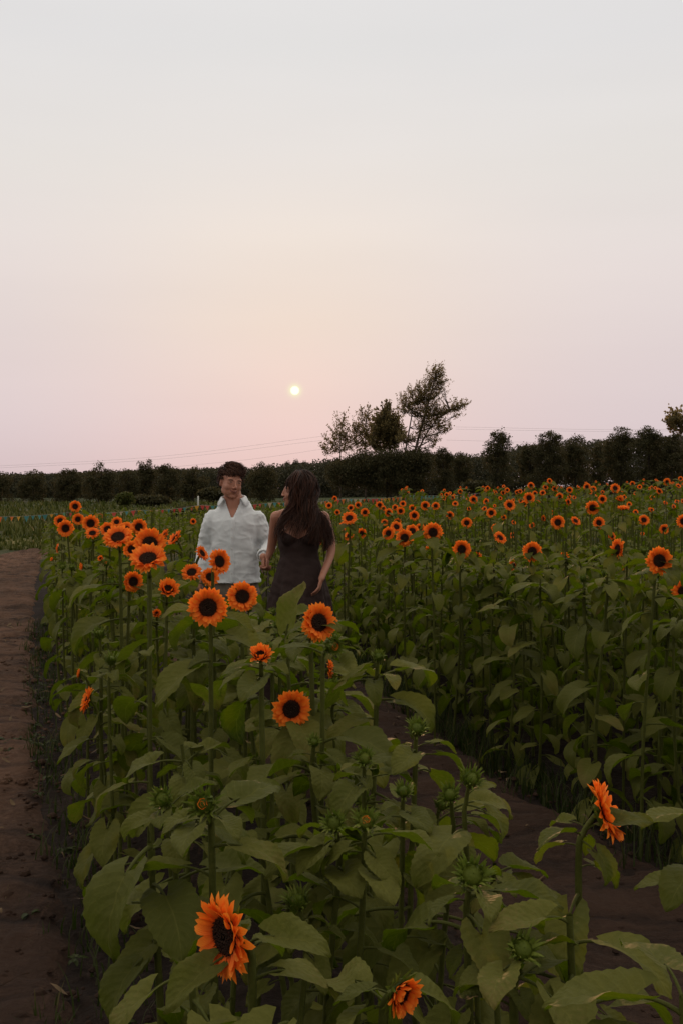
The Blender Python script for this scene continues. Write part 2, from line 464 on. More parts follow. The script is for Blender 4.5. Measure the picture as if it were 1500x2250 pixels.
# ------------------------------------------------------------------ leaf / flower shapes
def leaf_geo(seed, nt=8, ns=4, droop=0.9, pet=0.55, rise=0.7, serr=0.0, petseg=5, petsides=4):
    """leaf along +X: petiole from the origin, then a heart-shaped blade of length 1"""
    rs = np.random.default_rng(seed)
    mb = MB()
    # petiole
    a = rise; p = Vector((0, 0, 0)); pts = [p.copy()]
    for i in range(petseg):
        a -= (rise + 0.1) / petseg * rs.uniform(0.6, 1.1)
        p = p + Vector((math.cos(a), 0, math.sin(a))) * (pet / petseg); pts.append(p.copy())
    tube(mb, pts, [0.030 - 0.012 * i / petseg for i in range(petseg + 1)], petsides, 0.6, 1, cap=False)
    W_ = rs.uniform(0.38, 0.55)
    fold = rs.uniform(0.15, 0.45); twist = rs.uniform(-0.3, 0.3); side = rs.uniform(-0.25, 0.25)
    k = 16
    ang = [a - droop * (i / k) ** 1.2 for i in range(k + 1)]
    mid = [p.copy()]
    for i in range(k): mid.append(mid[-1] + Vector((math.cos(ang[i]), 0, math.sin(ang[i]))) / k)
    ph = rs.uniform(0, 6.28, 4)
    V = []; UV = []
    for i in range(nt + 1):
        t = i / nt
        x = t * k; j = min(int(x), k - 1); fr = x - j
        c = mid[j].lerp(mid[j + 1], fr); an = ang[j]
        T = Vector((math.cos(an), 0, math.sin(an))); N = Vector((-math.sin(an), 0, math.cos(an)))
        w = W_ * 1.62 * (max(t, 0.0) + 0.015) ** 0.42 * (1 - t) ** 0.82
        if t > 0.999: w = 0.004
        if serr and 0 < i < nt: w *= 1 + serr * (1 if i % 2 else -1)
        for jj in range(-ns // 2, ns // 2 + 1):
            s = jj / (ns / 2)
            lob = 0.30 * abs(s) ** 1.3 * (1 - t) ** 3.0
            tw = twist * t
            up = abs(s) * w * math.sin(fold) + 0.035 * math.sin(9 * t + ph[0 if s > 0 else 1]) * abs(s) ** 2 - 0.05 * abs(s) ** 3 * w \
                + 0.03 * math.sin(5 * t + 3 * s + ph[2]) + 0.05 * noise.noise((t * 5, s * 2.2, seed * 1.7)) + 0.02 * noise.noise((t * 11, s * 5, seed * 1.7))
            y = s * w * math.cos(fold)
            y2 = y * math.cos(tw) - up * math.sin(tw); up2 = y * math.sin(tw) + up * math.cos(tw)
            q = c + T * (-lob) + N * up2 + Vector((0, y2 + side * t * t, 0))
            V.append(q); UV.append((0.5 + s / 2, t))
    mb.add(V, grid_faces(nt + 1, 2 * (ns // 2) + 1), UV, 0.5, 0)
    return mb

DROOPS = [(0.55, 0.95), (0.95, 0.75), (1.35, 0.55), (1.75, 0.45)]
LEAF_HI = [leaf_geo(100 + i, 22, 8, DROOPS[i % 4][0], 0.55 + 0.1 * (i % 3), DROOPS[i % 4][1], 0.035, 6, 6) for i in range(12)]
LEAF_MID = [leaf_geo(200 + i, 8, 4, DROOPS[i % 4][0], 0.5, DROOPS[i % 4][1]) for i in range(8)]
LEAF_LO = [leaf_geo(300 + i, 4, 2, DROOPS[i % 4][0], 0.45, DROOPS[i % 4][1], petseg=2, petsides=3) for i in range(8)]
LEAF_HI_ME = []
for i, L in enumerate(LEAF_HI):
    o = L.build('leaf', [M['leaf'], M['stem']]); LEAF_HI_ME.append(o.data); bpy.data.objects.remove(o)

def petals_geo(seed, layers, nt=5, wide=1.0):
    """layers: (count, r0, length, tilt deg mean, tilt jitter, z)"""
    rs = np.random.default_rng(seed); mb = MB()
    for (cnt, r0, ln, tm, tj, z0) in layers:
        off = rs.uniform(0, 6.28)
        for k in range(cnt):
            a = off + 2 * PI * (k + rs.uniform(-0.32, 0.32)) / cnt
            L = ln * rs.uniform(0.86, 1.08); w = 0.049 * wide * rs.uniform(0.85, 1.2)
            el = R(tm + rs.normal(0, tj)); curl = R(rs.uniform(-35, 30)); tw = rs.uniform(-0.5, 0.5)
            lat = rs.uniform(-0.04, 0.04)
            V = []; UV = []; r, z = r0, z0; e = el
            for i in range(nt + 1):
                t = i / nt
                ww = w * (0.45 + 1.6 * t - 0.2 * t * t - 1.75 * t ** 4 * 1.0); ww = max(ww, 0.0015) if i < nt else 0.0015
                for s in (-1, 0, 1):
                    zz = abs(s) * ww * 0.35 + s * ww * tw * t
                    x_ = r; y_ = s * ww + lat * t * t
                    V.append((x_ * math.cos(a) - y_ * math.sin(a), x_ * math.sin(a) + y_ * math.cos(a), z + zz))
                    UV.append((0.5 + s / 2, t))
                e = el + curl * t
                r += L / nt * math.cos(e); z += L / nt * math.sin(e)
            mb.add(V, grid_faces(nt + 1, 3), UV, rs.uniform(0, 1), 0)
    return mb

def disc_geo(seed, rad=0.25, h=0.055, seg=20, rings=6):
    mb = MB(); V = [(0, 0, h * 0.75)]; UV = [(0, 0)]
    for i in range(1, rings + 1):
        t = i / rings
        z = h * (0.75 + 0.6 * t * t - 1.6 * t ** 6)
        for j in range(seg):
            a = 2 * PI * j / seg; rr = rad * t * (1 + 0.03 * math.sin(5 * a + seed))
            V.append((rr * math.cos(a), rr * math.sin(a), z)); UV.append((j / seg, t))
    F4 = [(1 + i * seg + j, 1 + i * seg + (j + 1) % seg, 1 + (i + 1) * seg + (j + 1) % seg, 1 + (i + 1) * seg + j) for i in range(rings - 1) for j in range(seg)]
    mb.add(V, F4, UV)
    mb.f.append(np.array([(0, 1 + j, 1 + (j + 1) % seg) for j in range(seg)])); mb.m.append(np.zeros(seg, dtype=np.int32))
    # little florets standing up over the disc
    rs = np.random.default_rng(seed)
    for k in range(150 if seg > 12 else 0):
        r_ = rad * math.sqrt((k + 0.5) / 150) * 0.98; a = k * 2.39996
        t = r_ / rad; z = h * (0.75 + 0.6 * t * t - 1.6 * t ** 6); s = 0.011 * (0.6 + t); hh = 0.022 * rs.uniform(0.5, 1.3) * (0.4 + t)
        cx, cy = r_ * math.cos(a), r_ * math.sin(a)
        b = [(cx + s * math.cos(q), cy + s * math.sin(q), z - 0.004) for q in (0, 2.1, 4.2)] + [(cx + 0.2 * s * math.cos(a), cy, z + hh)]
        mb.add(b, [(0, 1, 3), (1, 2, 3), (2, 0, 3)], [(0, t)] * 4)
    return mb

def sepals_geo(seed, n_=16, r=0.22, back=0.13, spread=1.0, closed=0.0, tiers=2, seg=12, length=0.20, nt=3):
    """green back of the head with pointed bracts; closed>0 folds the bracts over the front (a bud)"""
    rs = np.random.default_rng(seed); mb = MB(); V = []; UV = []
    prof = [(0.05, -back), (0.5, -back * 0.85), (0.85, -back * 0.45), (1.0, -0.01)]
    if closed: prof += [(0.98, 0.10 * closed), (0.80, 0.20 * closed), (0.45, 0.27 * closed), (0.05, 0.29 * closed)]
    for (a_, z) in prof:
        for j in range(seg):
            a = 2 * PI * j / seg
            V.append((r * a_ * math.cos(a), r * a_ * math.sin(a), z)); UV.append((j / seg, 0.2))
    mb.add(V, grid_faces(len(prof), seg, True), UV, 0.3)
    for tr in range(tiers):
        cnt = n_ - 2 * tr; off = rs.uniform(0, 6)
        z0 = -back * 0.75 + (0.10 * tr * (1 if closed else 0.4)); rr = r * (1.0 if not closed else 1.02 - 0.03 * tr)
        for k in range(cnt):
            a = off + 2 * PI * (k + rs.uniform(-0.2, 0.2)) / cnt
            L = length * rs.uniform(0.75, 1.25); w = 0.045 * rs.uniform(0.8, 1.2) * (1.2 if closed else 1)
            if closed: e0 = R(rs.uniform(50, 85)); cv = R(rs.uniform(25, 70) - (95 if rs.random() < 0.5 else 0))
            else: e0 = R(rs.uniform(5, 50)) * spread; cv = R(rs.uniform(-50, 20))
            V = []; UV = []; x, z = rr * 0.96, z0
            for i in range(nt + 1):
                t = i / nt; ww = w * (1 - t) ** 0.7 + 0.001
                for s in (-1, 1):
                    V.append((x * math.cos(a) - s * ww * math.sin(a), x * math.sin(a) + s * ww * math.cos(a), z)); UV.append((0.5 + s / 2, t))
                e = e0 + cv * t
                x += L / nt * math.cos(e); z += L / nt * math.sin(e)
            mb.add(V, grid_faces(nt + 1, 2), UV, rs.uniform(0, 1))
    return mb

def mesh_of(mb, name, mats):
    o = mb.build(name, mats); me = o.data; bpy.data.objects.remove(o); return me

OPEN = []
for i in range(7):
    lay = [(27, 0.20, 0.30, 6, 8, -0.005), (25, 0.20, 0.275, 17, 9, 0.01), (17, 0.20, 0.23, 30, 12, 0.02)]
    OPEN.append((mesh_of(petals_geo(10 + i, lay), 'flower_head', M['petal']), mesh_of(disc_geo(20 + i), 'seed_disc', M['disc']),
                 mesh_of(sepals_geo(30 + i), 'sepals', M['bract'])))
CUP = []
for i in range(3):
    lay = [(22, 0.20, 0.27, 42, 12, -0.005), (18, 0.18, 0.24, 62, 12, 0.01), (9, 0.15, 0.2, 78, 10, 0.02)]
    CUP.append((mesh_of(petals_geo(40 + i, lay), 'flower_head', M['petal']), mesh_of(disc_geo(50 + i, 0.22), 'seed_disc', M['disc']),
                mesh_of(sepals_geo(60 + i, 16, 0.24, 0.16, 1.3, length=0.25), 'sepals', M['bract'])))
BUD = []; BUDO = []
for i in range(4):
    b = sepals_geo(70 + i, 17, 0.27, 0.20, 1, 0.9, 4, 14, 0.42, 4)
    BUD.append((mesh_of(b, 'bud', M['bract']), None, None))
    lay = [(10, 0.11, 0.12, 80, 12, 0.17), (6, 0.06, 0.10, 85, 10, 0.18)]
    BUDO.append((mesh_of(b, 'bud', M['bract']), mesh_of(petals_geo(80 + i, lay), 'petals', M['petal']), None))

def frame_from(nrm, roll):
    z = Vector(nrm).normalized(); up = Vector((0, 0, 1)) if abs(z.z) < 0.95 else Vector((0, 1, 0))
    x = up.cross(z).normalized(); y = z.cross(x)
    m_ = Matrix((x, y, z)).transposed()
    return m_ @ Matrix.Rotation(roll, 3, 'Z')

def head_objs(parent, kind, loc, nrm, D, roll):
    lib = {'open': OPEN, 'cup': CUP, 'bud': BUD, 'budo': BUDO}[kind]
    a, b, c = random.choice(lib)
    name = 'bud' if kind in ('bud', 'budo') else 'flower_head'
    h = bpy.data.objects.new(name, a); COL.objects.link(h); h.parent = parent
    h.matrix_local = Matrix.Translation(loc) @ frame_from(nrm, roll).to_4x4() @ Matrix.Scale(D, 4)
    for nm, me in ((('petals', b),) if kind == 'budo' else (('seed_disc', b), ('sepals', c))):
        if me is not None:
            q = bpy.data.objects.new(nm, me); COL.objects.link(q); q.parent = h

def stem_curve(base, c, nrm, sep):
    H = c.z
    q = c - nrm * sep
    below = q + Vector((0, 0, -0.10)) - nrm * 0.035
    w = Vector((random.uniform(-0.03, 0.03), random.uniform(-0.03, 0.03), 0))
    return spline([base, base.lerp(below, 0.45) + w, below, q + Vector((0, 0, -0.03)) - nrm * 0.025, q], 15)

def leaf_matrix(p, az, tilt, roll, s):
    return Matrix.Translation(p) @ Matrix.Rotation(az, 4, 'Z') @ Matrix.Rotation(tilt, 4, 'Y') @ Matrix.Rotation(roll, 4, 'X') @ Matrix.Scale(s, 4)

def leaf_sites(curve, nleaf, lo, size, top=0.95):
    """yield point, azimuth, tilt, roll, scale"""
    az = random.uniform(0, 6.28); n_ = len(curve) - 1
    for k in range(nleaf):
        t = lo + (top - lo) * (k + random.uniform(-0.2, 0.2)) / max(1, nleaf - 1)
        t = min(0.97, max(0.05, t)); x = t * n_ * 0.9; i = min(int(x), n_ - 1)
        p = curve[i].lerp(curve[i + 1], x - i)
        az += 2.4 + random.uniform(-0.35, 0.35)
        s = size * (1.08 - 0.55 * max(0, t - 0.55) / 0.45) * random.choice((random.uniform(0.5, 0.9), random.uniform(0.8, 1.25)))
        tilt = (0.42 - 0.40 * t) + random.uniform(-0.25, 0.40)
        yield p, az, tilt, random.uniform(-0.35, 0.35), s, t

def blocks(p, az, tilt, s, Y0):
    """would this leaf hide a bloom or the couple standing behind it?"""
    for k in (0.45, 0.9, 1.25):
        q = p + Vector((math.cos(az) * math.cos(tilt), math.sin(az) * math.cos(tilt), -math.sin(tilt) + (0.18 if k < .6 else 0.12 if k < 1 else -.05))) * (s * k)
        if q.y < 0.3: return True
        u, v = proj(q); rad = 0.28 * s * FPX / q.y
        if 442 < u < 728 and 1010 < v < 1300 + 0.1 * rad and q.y < 6.9: return True
        if 430 < u + rad * .6 and u - rad * .6 < 738 and 1010 < v - rad * .5 < 1250 and q.y < 6.9: return True
        for (hx, hy, hY, hd) in HEADS:
            if hY > q.y + 0.015 and (u - hx) ** 2 + (v - hy) ** 2 < (hd * 0.46 + rad * 0.75) ** 2: return True
    return False

def plant(base, top, nrm, kind, D, hi=False, nleaf=13, size=0.17, lo=0.30, label='', group='sunflowers'):
    root = empty('sunflower', base)
    tag(root, label, 'sunflower', group)
    base = Vector(base); c = Vector(top) - base; nrm = Vector(nrm).normalized()
    sepd = D * (0.12 if kind != 'bud' else 0.2)
    cv = stem_curve(Vector((0, 0, -0.02)), c, nrm, sepd)
    sm = MB(); r0 = random.uniform(0.0065, 0.009) * (1 if D > 0 else 0.8)
    tube(sm, cv, [r0 * (1.15 - 0.5 * i / 14) for i in range(15)], 8 if hi else 6, 0.5, 0, cap=False)
    sm.build('stem', M['stem'], root)
    fol = MB(); k = 0
    for p, az, tilt, roll, s, t in leaf_sites(cv, nleaf, lo, size):
        if blocks(base + p, az, tilt, s, base.y): continue
        if hi:
            li = (0, 1, 4, 5, 8, 2)[random.randrange(6)] if t > 0.75 else random.randrange(12)
            q = bpy.data.objects.new('leaf', LEAF_HI_ME[li]); COL.objects.link(q); q.parent = root
            q.matrix_local = leaf_matrix(p, az, tilt, roll, s)
        else:
            L = LEAF_MID[random.randrange(8)]
            MM = leaf_matrix(p, az, tilt, roll, s)
            k0 = len(fol.r); fol.merge(L, MM); fol.r[-1][:] = random.random()
    if not hi and fol.n: fol.build('foliage', [M['leaf'], M['stem']], root)
    if kind: head_objs(root, kind, c, nrm, D, random.uniform(0, 6.28))
    return root

def facing(yaw, pitch):
    y, p_ = R(yaw), R(pitch)
    return Vector((math.sin(y) * math.cos(p_), -math.cos(y) * math.cos(p_), math.sin(p_)))

HEADS = []
HEROES = []      # (x, y) bases already taken
NPL = 0
def hero(px, py, Y, D, yaw, pitch, kind, label, hi=None, nleaf=None, size=None, lean=0.0, lo=None):
    global NPL
    c = at(px, py, Y); nrm = facing(yaw, pitch)
    bx = c.x - nrm.x * 0.06 + lean + random.uniform(-0.04, 0.04); by = c.y - nrm.y * 0.06 + random.uniform(-0.03, 0.06)
    hi = (Y < 5.2) if hi is None else hi
    if nleaf is None: nleaf = 14 if Y < 5 else 11
    if size is None: size = 0.125 if Y < 2.6 else 0.14
    plant((bx, by, gz(bx, by)), c, nrm, kind, D, hi, nleaf, size, 0.24 if lo is None else lo, label, 'sunflowers in the beds')
    HEROES.append((bx, by)); NPL += 1

# ---- the plants one can point at in the near bed:  px, py, distance, diameter, yaw, pitch, state
NEAR = [
 (458, 1335, 3.15, .134, -2, 8, 'open', 'large orange sunflower facing the camera, lower of the pair below the man'),
 (533, 1311, 3.9, .128, 10, 12, 'open', 'orange sunflower just below the hem of the white shirt, behind a larger bloom'),
 (700, 1368, 3.1, .130, 30, 12, 'open', 'orange sunflower turned a little right, below the dark dress'),
 (573, 1440, 2.75, .085, 0, 50, 'cup', 'half-open orange bloom with upright petals on a thick straight stem'),
 (640, 1558, 3.05, .128, 14, 4, 'open', 'orange sunflower low in the bed, partly crossed by a leaf'),
 (728, 1418, 2.8, .075, 35, -5, 'budo', 'green bud with orange petals breaking out, touching the bloom below the dress'),
 (724, 1470, 4.0, .080, 80, 5, 'open', 'small edge-on orange bloom below the woman, seen from the side'),
 (193, 1538, 3.9, .100, -72, 20, 'open', 'orange sunflower seen edge-on at the path side, petals pointing left'),
 (176, 1480, 4.8, .060, -78, 5, 'cup', 'tiny edge-on orange bloom at the left path edge'),
 (497, 2057, 1.55, .138, -48, 0, 'open', 'big orange sunflower hanging low in the foreground, turned left with a curled petal'),
 (1325, 1785, 1.95, .138, 74, 22, 'open', 'orange sunflower seen from the side on a tall stem over the bare middle path'),
 (880, 2185, 1.5, .085, 40, -10, 'cup', 'half-open orange bloom at the bottom edge with long green sepals'),
 (452, 1768, 1.95, .072, -10, 20, 'budo', 'closed bud showing a spot of orange, left of the long middle stem'),
 (360, 1757, 2.1, .062, -20, 30, 'bud', 'closed green bud low on the left among wide leaves'),
 (1035, 1925, 1.8, .076, 5, 35, 'bud', 'large closed green bud in front of the middle path'),
 (915, 1603, 2.6, .064, 5, 50, 'bud', 'green bud with spread pale leaves beside the bare path'),
 (1033, 1714, 2.25, .064, 15, 45, 'bud', 'green bud on a curved stem against the bare soil'),
 (988, 1748, 2.35, .060, -15, 40, 'bud', 'green bud half wrapped in a leaf beside a taller bud'),
 (885, 1740, 2.3, .052, 0, 50, 'bud', 'small spiky green bud in the centre of the bed'),
 (802, 1808, 2.05, .062, 5, 45, 'budo', 'green bud with a trace of orange on top, centre foreground'),
 (735, 1810, 2.1, .060, -12, 35, 'bud', 'green bud beside the bud with a trace of orange'),
 (1145, 2088, 1.65, .064, 10, 40, 'bud', 'spiky green bud above the big leaves at lower right'),
 (800, 1668, 2.5, .060, 0, 40, 'bud', 'green bud among leaves below and right of the low bloom'),
 (690, 1632, 2.75, .045, 10, 50, 'bud', 'small green bud directly under the low orange bloom'),
 (968, 1770, 2.7, .055, 25, 45, 'bud', 'green bud half hidden behind the leaf-wrapped bud'),
 (830, 1445, 3.0, .05, 10, 60, 'bud', 'leafy shoot with a tiny bud rising right of the dress'),
 (482, 1234, 4.3, .118, 42, 10, 'open', 'orange sunflower in front of the white shirt, turned right'),
 (422, 1258, 4.6, .105, -5, 42, 'open', 'orange sunflower tilted to the sky beside the right sleeve of the man'),
 (462, 1268, 4.9, .100, 20, 20, 'open', 'orange sunflower half hidden behind a tilted one at the shirt hem'),
 (444, 1216, 4.7, .085, 65, 30, 'open', 'orange bloom touching the sleeve of the man, mostly hidden by a leaf'),
 (370, 1295, 3.8, .108, 20, 42, 'cup', 'orange sunflower cupped upward, dark disc tipped toward the sky'),
 (326, 1228, 3.45, .126, 0, 52, 'open', 'wide orange sunflower tipped upward so its disc looks oval, left of the man'),
 (330, 1195, 4.1, .130, 16, 22, 'open', 'large orange sunflower overlapping behind the upturned one'),
 (260, 1181, 4.3, .122, -2, 46, 'open', 'orange sunflower tipped upward on a thin stem, second from the path among the big ones'),
 (345, 1348, 4.7, .055, 10, 30, 'cup', 'small orange bloom low in the leaves under the cupped sunflower'),
 (293, 1278, 4.4, .090, 35, 0, 'open', 'drooping orange bloom in shade under the upturned sunflower'),
 (386, 1184, 5.4, .105, -62, 35, 'open', 'orange sunflower in side view, petals sloping down to the right'),
 (362, 1178, 5.8, .090, -66, 30, 'open', 'small side-on orange bloom left of the sloping sunflower'),
 (145, 1161, 7.4, .122, -4, 4, 'open', 'orange sunflower at the path end of the row, lower of the leftmost two'),
 (133, 1145, 8.2, .112, 6, 18, 'open', 'leftmost orange sunflower of the near row, half behind another'),
 (166, 1113, 8.6, .112, 0, 2, 'open', 'highest orange sunflower of the left row, standing against the dark trees'),
 (172, 1141, 8.4, .108, 2, 6, 'open', 'round orange sunflower between the leftmost pair and a larger bloom'),
 (200, 1150, 7.2, .118, 8, 4, 'open', 'orange sunflower with a second bloom hanging below it in the left row'),
 (204, 1172, 6.9, .100, 5, 50, 'open', 'orange bloom seen from below under the row at left'),
 (237, 1163, 7.0, .106, -6, 30, 'open', 'orange sunflower with tilted disc just left of the upturned large one'),
 (257, 1147, 7.9, .086, 4, 28, 'open', 'small orange sunflower peeping above the left row'),
 (276, 1163, 6.8, .112, 6, 40, 'open', 'orange sunflower tilted up behind the big upturned bloom'),
 (306, 1158, 6.9, .112, 2, 8, 'open', 'orange sunflower facing the camera, highest above the overlapping large blooms'),
 (290, 1207, 5.2, .090, 24, 6, 'open', 'dark-centred orange bloom tucked behind the two overlapping large ones'),
 (128, 1205, 7.6, .07, -80, 5, 'open', 'thin side-on orange bloom hanging at the path side'),
 (115, 1229, 7.2, .04, -40, 20, 'cup', 'tiny orange bloom low at the path edge'),
 (222, 1227, 6.4, .05, -10, 20, 'cup', 'small opening orange bud among the leaves of the left row'),
 (181, 1245, 6.0, .06, -60, 0, 'cup', 'small orange bloom turned to the path under the left row'),
 (234, 1240, 5.8, .06, 10, 40, 'budo', 'green bud with an orange tip under the left row'),
 (162, 1248, 6.6, .045, -20, 30, 'budo', 'tiny orange-tipped bud near the path edge'),
 (219, 1395, 4.0, .07, -10, 75, 'bud', 'green bud seen from below on a bent stem near the path'),
]
for row in NEAR:
    px, py, Y, D, yaw, pitch, kind, lab = row
    HEADS.append((px, py, Y, D * FPX / Y))
for row in NEAR:
    px, py, Y, D, yaw, pitch, kind, lab = row
    hero(px, py, Y, D * (1.12 if kind == 'open' and 3.3 < Y < 8 and px < 420 else 1.0), yaw, pitch, kind, lab)

# ---- leafy stems close to the lens at the lower right, whose broad leaves fill that corner
def leafy(px, py, Y, lab, leaves, lean=0.0):
    """hand-placed broad leaves: (height fraction, azimuth deg, size, tilt, variant)"""
    global NPL
    c = at(px, py, Y); bx, by = c.x + lean, c.y + 0.03
    base = Vector((bx, by, gz(bx, by)))
    root = empty('sunflower', base); tag(root, lab, 'sunflower', 'sunflowers in the beds')
    top = c - base
    cv = spline([Vector((0, 0, -0.02)), top * 0.5 + Vector((0.02, 0, 0)), top], 15)
    sm = MB(); tube(sm, cv, [0.012 - 0.006 * i / 14 for i in range(15)], 8, cap=False); sm.build('stem', M['stem'], root)
    for (t, az, s, tilt, v) in leaves:
        s *= 0.80; x = t * 14; i = min(int(x), 13); p = cv[i].lerp(cv[i + 1], x - i)
        q = bpy.data.objects.new('leaf', LEAF_HI_ME[v]); COL.objects.link(q); q.parent = root
        q.matrix_local = leaf_matrix(p, R(az), tilt, random.uniform(-0.2, 0.2), s)
    HEROES.append((bx, by)); NPL += 1
leafy(1500, 2190, 1.38, 'leafy stem at the lower right corner with broad pale leaves reaching left',
      [(.97, 165, .17, 0.15, 0), (.93, 200, .19, 0.2, 1), (.88, 250, .17, .15, 5), (.99, 100, .13, 0, 4), (.84, 150, .18, .2, 8), (.8, 215, .18, .3, 0)])
leafy(1250, 2010, 1.72, 'leafless-topped stem among the big leaves at lower right, broad leaves to both sides',
      [(.98, 200, .13, 0.0, 0), (.94, 330, .15, 0.1, 1), (.88, 250, .17, .25, 2), (.85, 160, .16, .2, 4), (.8, 20, .16, .2, 5)])
leafy(1540, 1800, 2.0, 'plant beyond the right frame edge whose single pale leaf points into the picture',
      [(.99, 195, .12, 0.0, 4), (.9, 230, .13, .2, 5), (.85, 160, .12, .2, 0)])
leafy(420, 2130, 1.75, 'broad-leaved plant beside the big low bloom at lower left',
      [(.99, 215, .14, 0.4, 2), (.93, 300, .18, 0.3, 3), (.88, 120, .15, .3, 6), (.84, 240, .15, .5, 7), (.8, 30, .17, .2, 2)])
leafy(330, 1850, 2.05, 'broad-leaved plant with a long leaf hanging toward the left path',
      [(.99, 250, .22, 0.5, 3), (.95, 190, .12, 0.3, 2), (.9, 300, .18, .2, 1), (.85, 150, .15, .3, 3), (.8, 30, .17, .2, 2), (.75, 230, .16, .5, 3)])
leafy(632, 1440, 3.35, 'plant whose one big pale leaf stands upright in front of the dark dress',
      [(.99, 40, .20, -1.15, 8), (.96, 12, .15, -0.7, 4), (.93, 150, .17, 0.1, 1), (.9, 20, .17, .3, 5), (.8, 250, .17, .3, 2)], 0.0)
leafy(640, 2240, 1.5, 'low broad-leaved plant at the bottom edge right of the big bloom',
      [(.99, 240, .15, 0.1, 0), (.95, 330, .16, 0.1, 1), (.9, 180, .16, .2, 5), (.85, 90, .15, .2, 4)])

# ---- flowers of the right-hand field:  px, py, diameter in px, yaw, pitch, kind
FIELD = [
 (950,1170,47,0,6,'o'),(888,1182,42,-6,8,'o'),(905,1167,34,4,30,'o'),(922,1161,24,6,10,'o'),(870,1158,30,20,30,'o'),(853,1172,32,-30,10,'o'),
 (1013,1207,44,4,4,'o'),(1045,1225,30,28,8,'o'),(1168,1212,47,0,8,'o'),(1238,1223,30,12,48,'c'),(1305,1229,28,0,-55,'o'),(1357,1208,54,-74,5,'o'),
 (1447,1232,66,4,4,'o'),(1500,1299,54,-10,6,'o'),(1097,1182,34,34,40,'o'),(1087,1161,22,6,12,'o'),(1128,1243,30,-60,0,'o'),(1224,1148,34,2,6,'o'),
 (1300,1116,34,6,2,'o'),(1314,1149,30,12,14,'o'),(1263,1145,26,30,40,'o'),(1413,1143,27,0,24,'o'),(1500,1146,34,0,8,'o'),(1458,1163,25,4,6,'o'),
 (1342,1178,24,26,34,'o'),(1118,1110,28,10,20,'o'),(1161,1094,27,-4,12,'o'),(1078,1127,24,4,6,'o'),(1024,1149,26,0,6,'o'),(1067,1102,16,-44,10,'o'),
 (1039,1098,20,0,4,'o'),(1029,1118,11,20,10,'o'),(1039,1134,14,34,10,'o'),(987,1132,20,16,6,'o'),(956,1112,20,-6,18,'o'),(933,1111,22,2,4,'o'),
 (909,1133,25,4,6,'o'),(905,1117,18,8,14,'o'),(879,1123,20,10,2,'o'),(884,1107,16,0,20,'o'),(867,1115,15,-10,14,'o'),(853,1126,20,0,6,'o'),
 (841,1117,14,10,10,'o'),(833,1110,19,0,8,'o'),(801,1126,21,4,4,'o'),(786,1110,17,0,6,'o'),(770,1116,17,-4,16,'o'),(741,1126,14,6,8,'o'),
 (723,1111,16,0,14,'o'),(735,1096,14,30,0,'o'),(767,1139,36,-8,36,'o'),(756,1156,26,-20,30,'o'),(767,1177,27,-42,30,'o'),(793,1172,26,30,-10,'o'),
 (844,1148,18,0,30,'o'),(872,1146,18,-4,20,'o'),(980,1087,11,0,8,'o'),(993,1093,11,10,8,'o'),(1010,1080,12,0,4,'o'),(1070,1073,12,0,8,'o'),
 (999,1107,15,0,30,'o'),(1150,1107,16,20,14,'o'),(1165,1067,17,8,6,'o'),(1206,1057,14,20,10,'o'),(1217,1074,14,10,10,'o'),(1228,1091,18,0,6,'o'),
 (1247,1103,18,40,10,'o'),(1250,1077,16,0,6,'o'),(1267,1071,12,70,4,'o'),(1288,1070,18,4,6,'o'),(1302,1075,16,-10,18,'o'),(1350,1073,24,0,22,'o'),
 (1322,1097,22,4,8,'o'),(1360,1098,24,10,50,'c'),(1368,1117,30,0,80,'o'),(1388,1063,13,0,6,'o'),(1404,1070,12,-10,20,'o'),(1464,1059,18,6,6,'o'),
 (1447,1080,18,24,22,'o'),(1489,1068,14,20,40,'o'),(1494,1052,12,0,10,'o'),(1127,1148,12,20,30,'o'),(1168,1155,16,-34,26,'o'),(1125,1176,18,-40,30,'o'),
 (1141,1080,12,10,10,'o'),(1104,1083,12,0,8,'o'),(1135,1082,12,0,8,'o'),(1156,1080,13,0,20,'o'),(1174,1084,13,10,16,'o'),(1191,1083,15,0,20,'o'),(1197,1071,14,0,30,'o'),
 (1113,1077,12,0,6,'o'),(1093,1072,6,0,6,'o'),(1088,1082,9,-60,6,'o'),(1098,1095,10,10,20,'o'),(1143,1101,13,0,20,'o'),(1180,1104,15,10,60,'c'),
 (1410,1173,12,0,10,'c'),(1380,1272,26,60,-60,'c'),(1369,1246,18,-80,0,'c'),(1193,1140,18,-70,0,'o'),(1210,1126,12,20,10,'o'),
 (425,1146,15,10,10,'o'),(940,1210,26,20,20,'c'),(700,1190,20,40,0,'c'),(1290,1293,12,0,20,'c'),(722,1200,30,60,10,'o'),(1432,1094,14,0,30,'o'),(1460,1106,14,10,40,'c'),
]
LAND = [(0, 'beside the hair of the woman'), (800, 'in the field between the woman and the leaning poplar'), (960, 'in the field below the gap right of the poplar'),
        (1050, 'in the field below the lone round-topped tree'), (1140, 'in the field below the broad dark tree clump'), (1300, 'in the field below the tall trees at far right'),
        (1420, 'in the field at the right frame edge')]
def field_label(px, py, d, yaw, pitch, k):
    look = {'o': 'orange sunflower', 'c': 'half-open orange sunflower'}[k]
    if abs(yaw) > 50: look = 'side-on ' + look
    elif abs(yaw) > 22: look = ('right-turned ' if yaw > 0 else 'left-turned ') + look
    elif pitch > 25: look = 'upturned ' + look
    elif pitch < -20: look = 'drooping ' + look
    size = 'large' if d > 38 else ('mid-sized' if d > 24 else ('small' if d > 15.5 else 'tiny distant'))
    reg = [t for x, t in LAND if px >= x][-1]
    if px < 430: reg = 'left of the man behind the near row'
    return f'{size} {look} {reg}'
rows = []
for (px, py, d, yaw, pitch, k) in FIELD:
    rows.append([px, py, d, yaw, pitch, k, field_label(px, py, d, yaw, pitch, k)])
from collections import defaultdict
gl = defaultdict(list)
for r_ in rows: gl[r_[6]].append(r_)
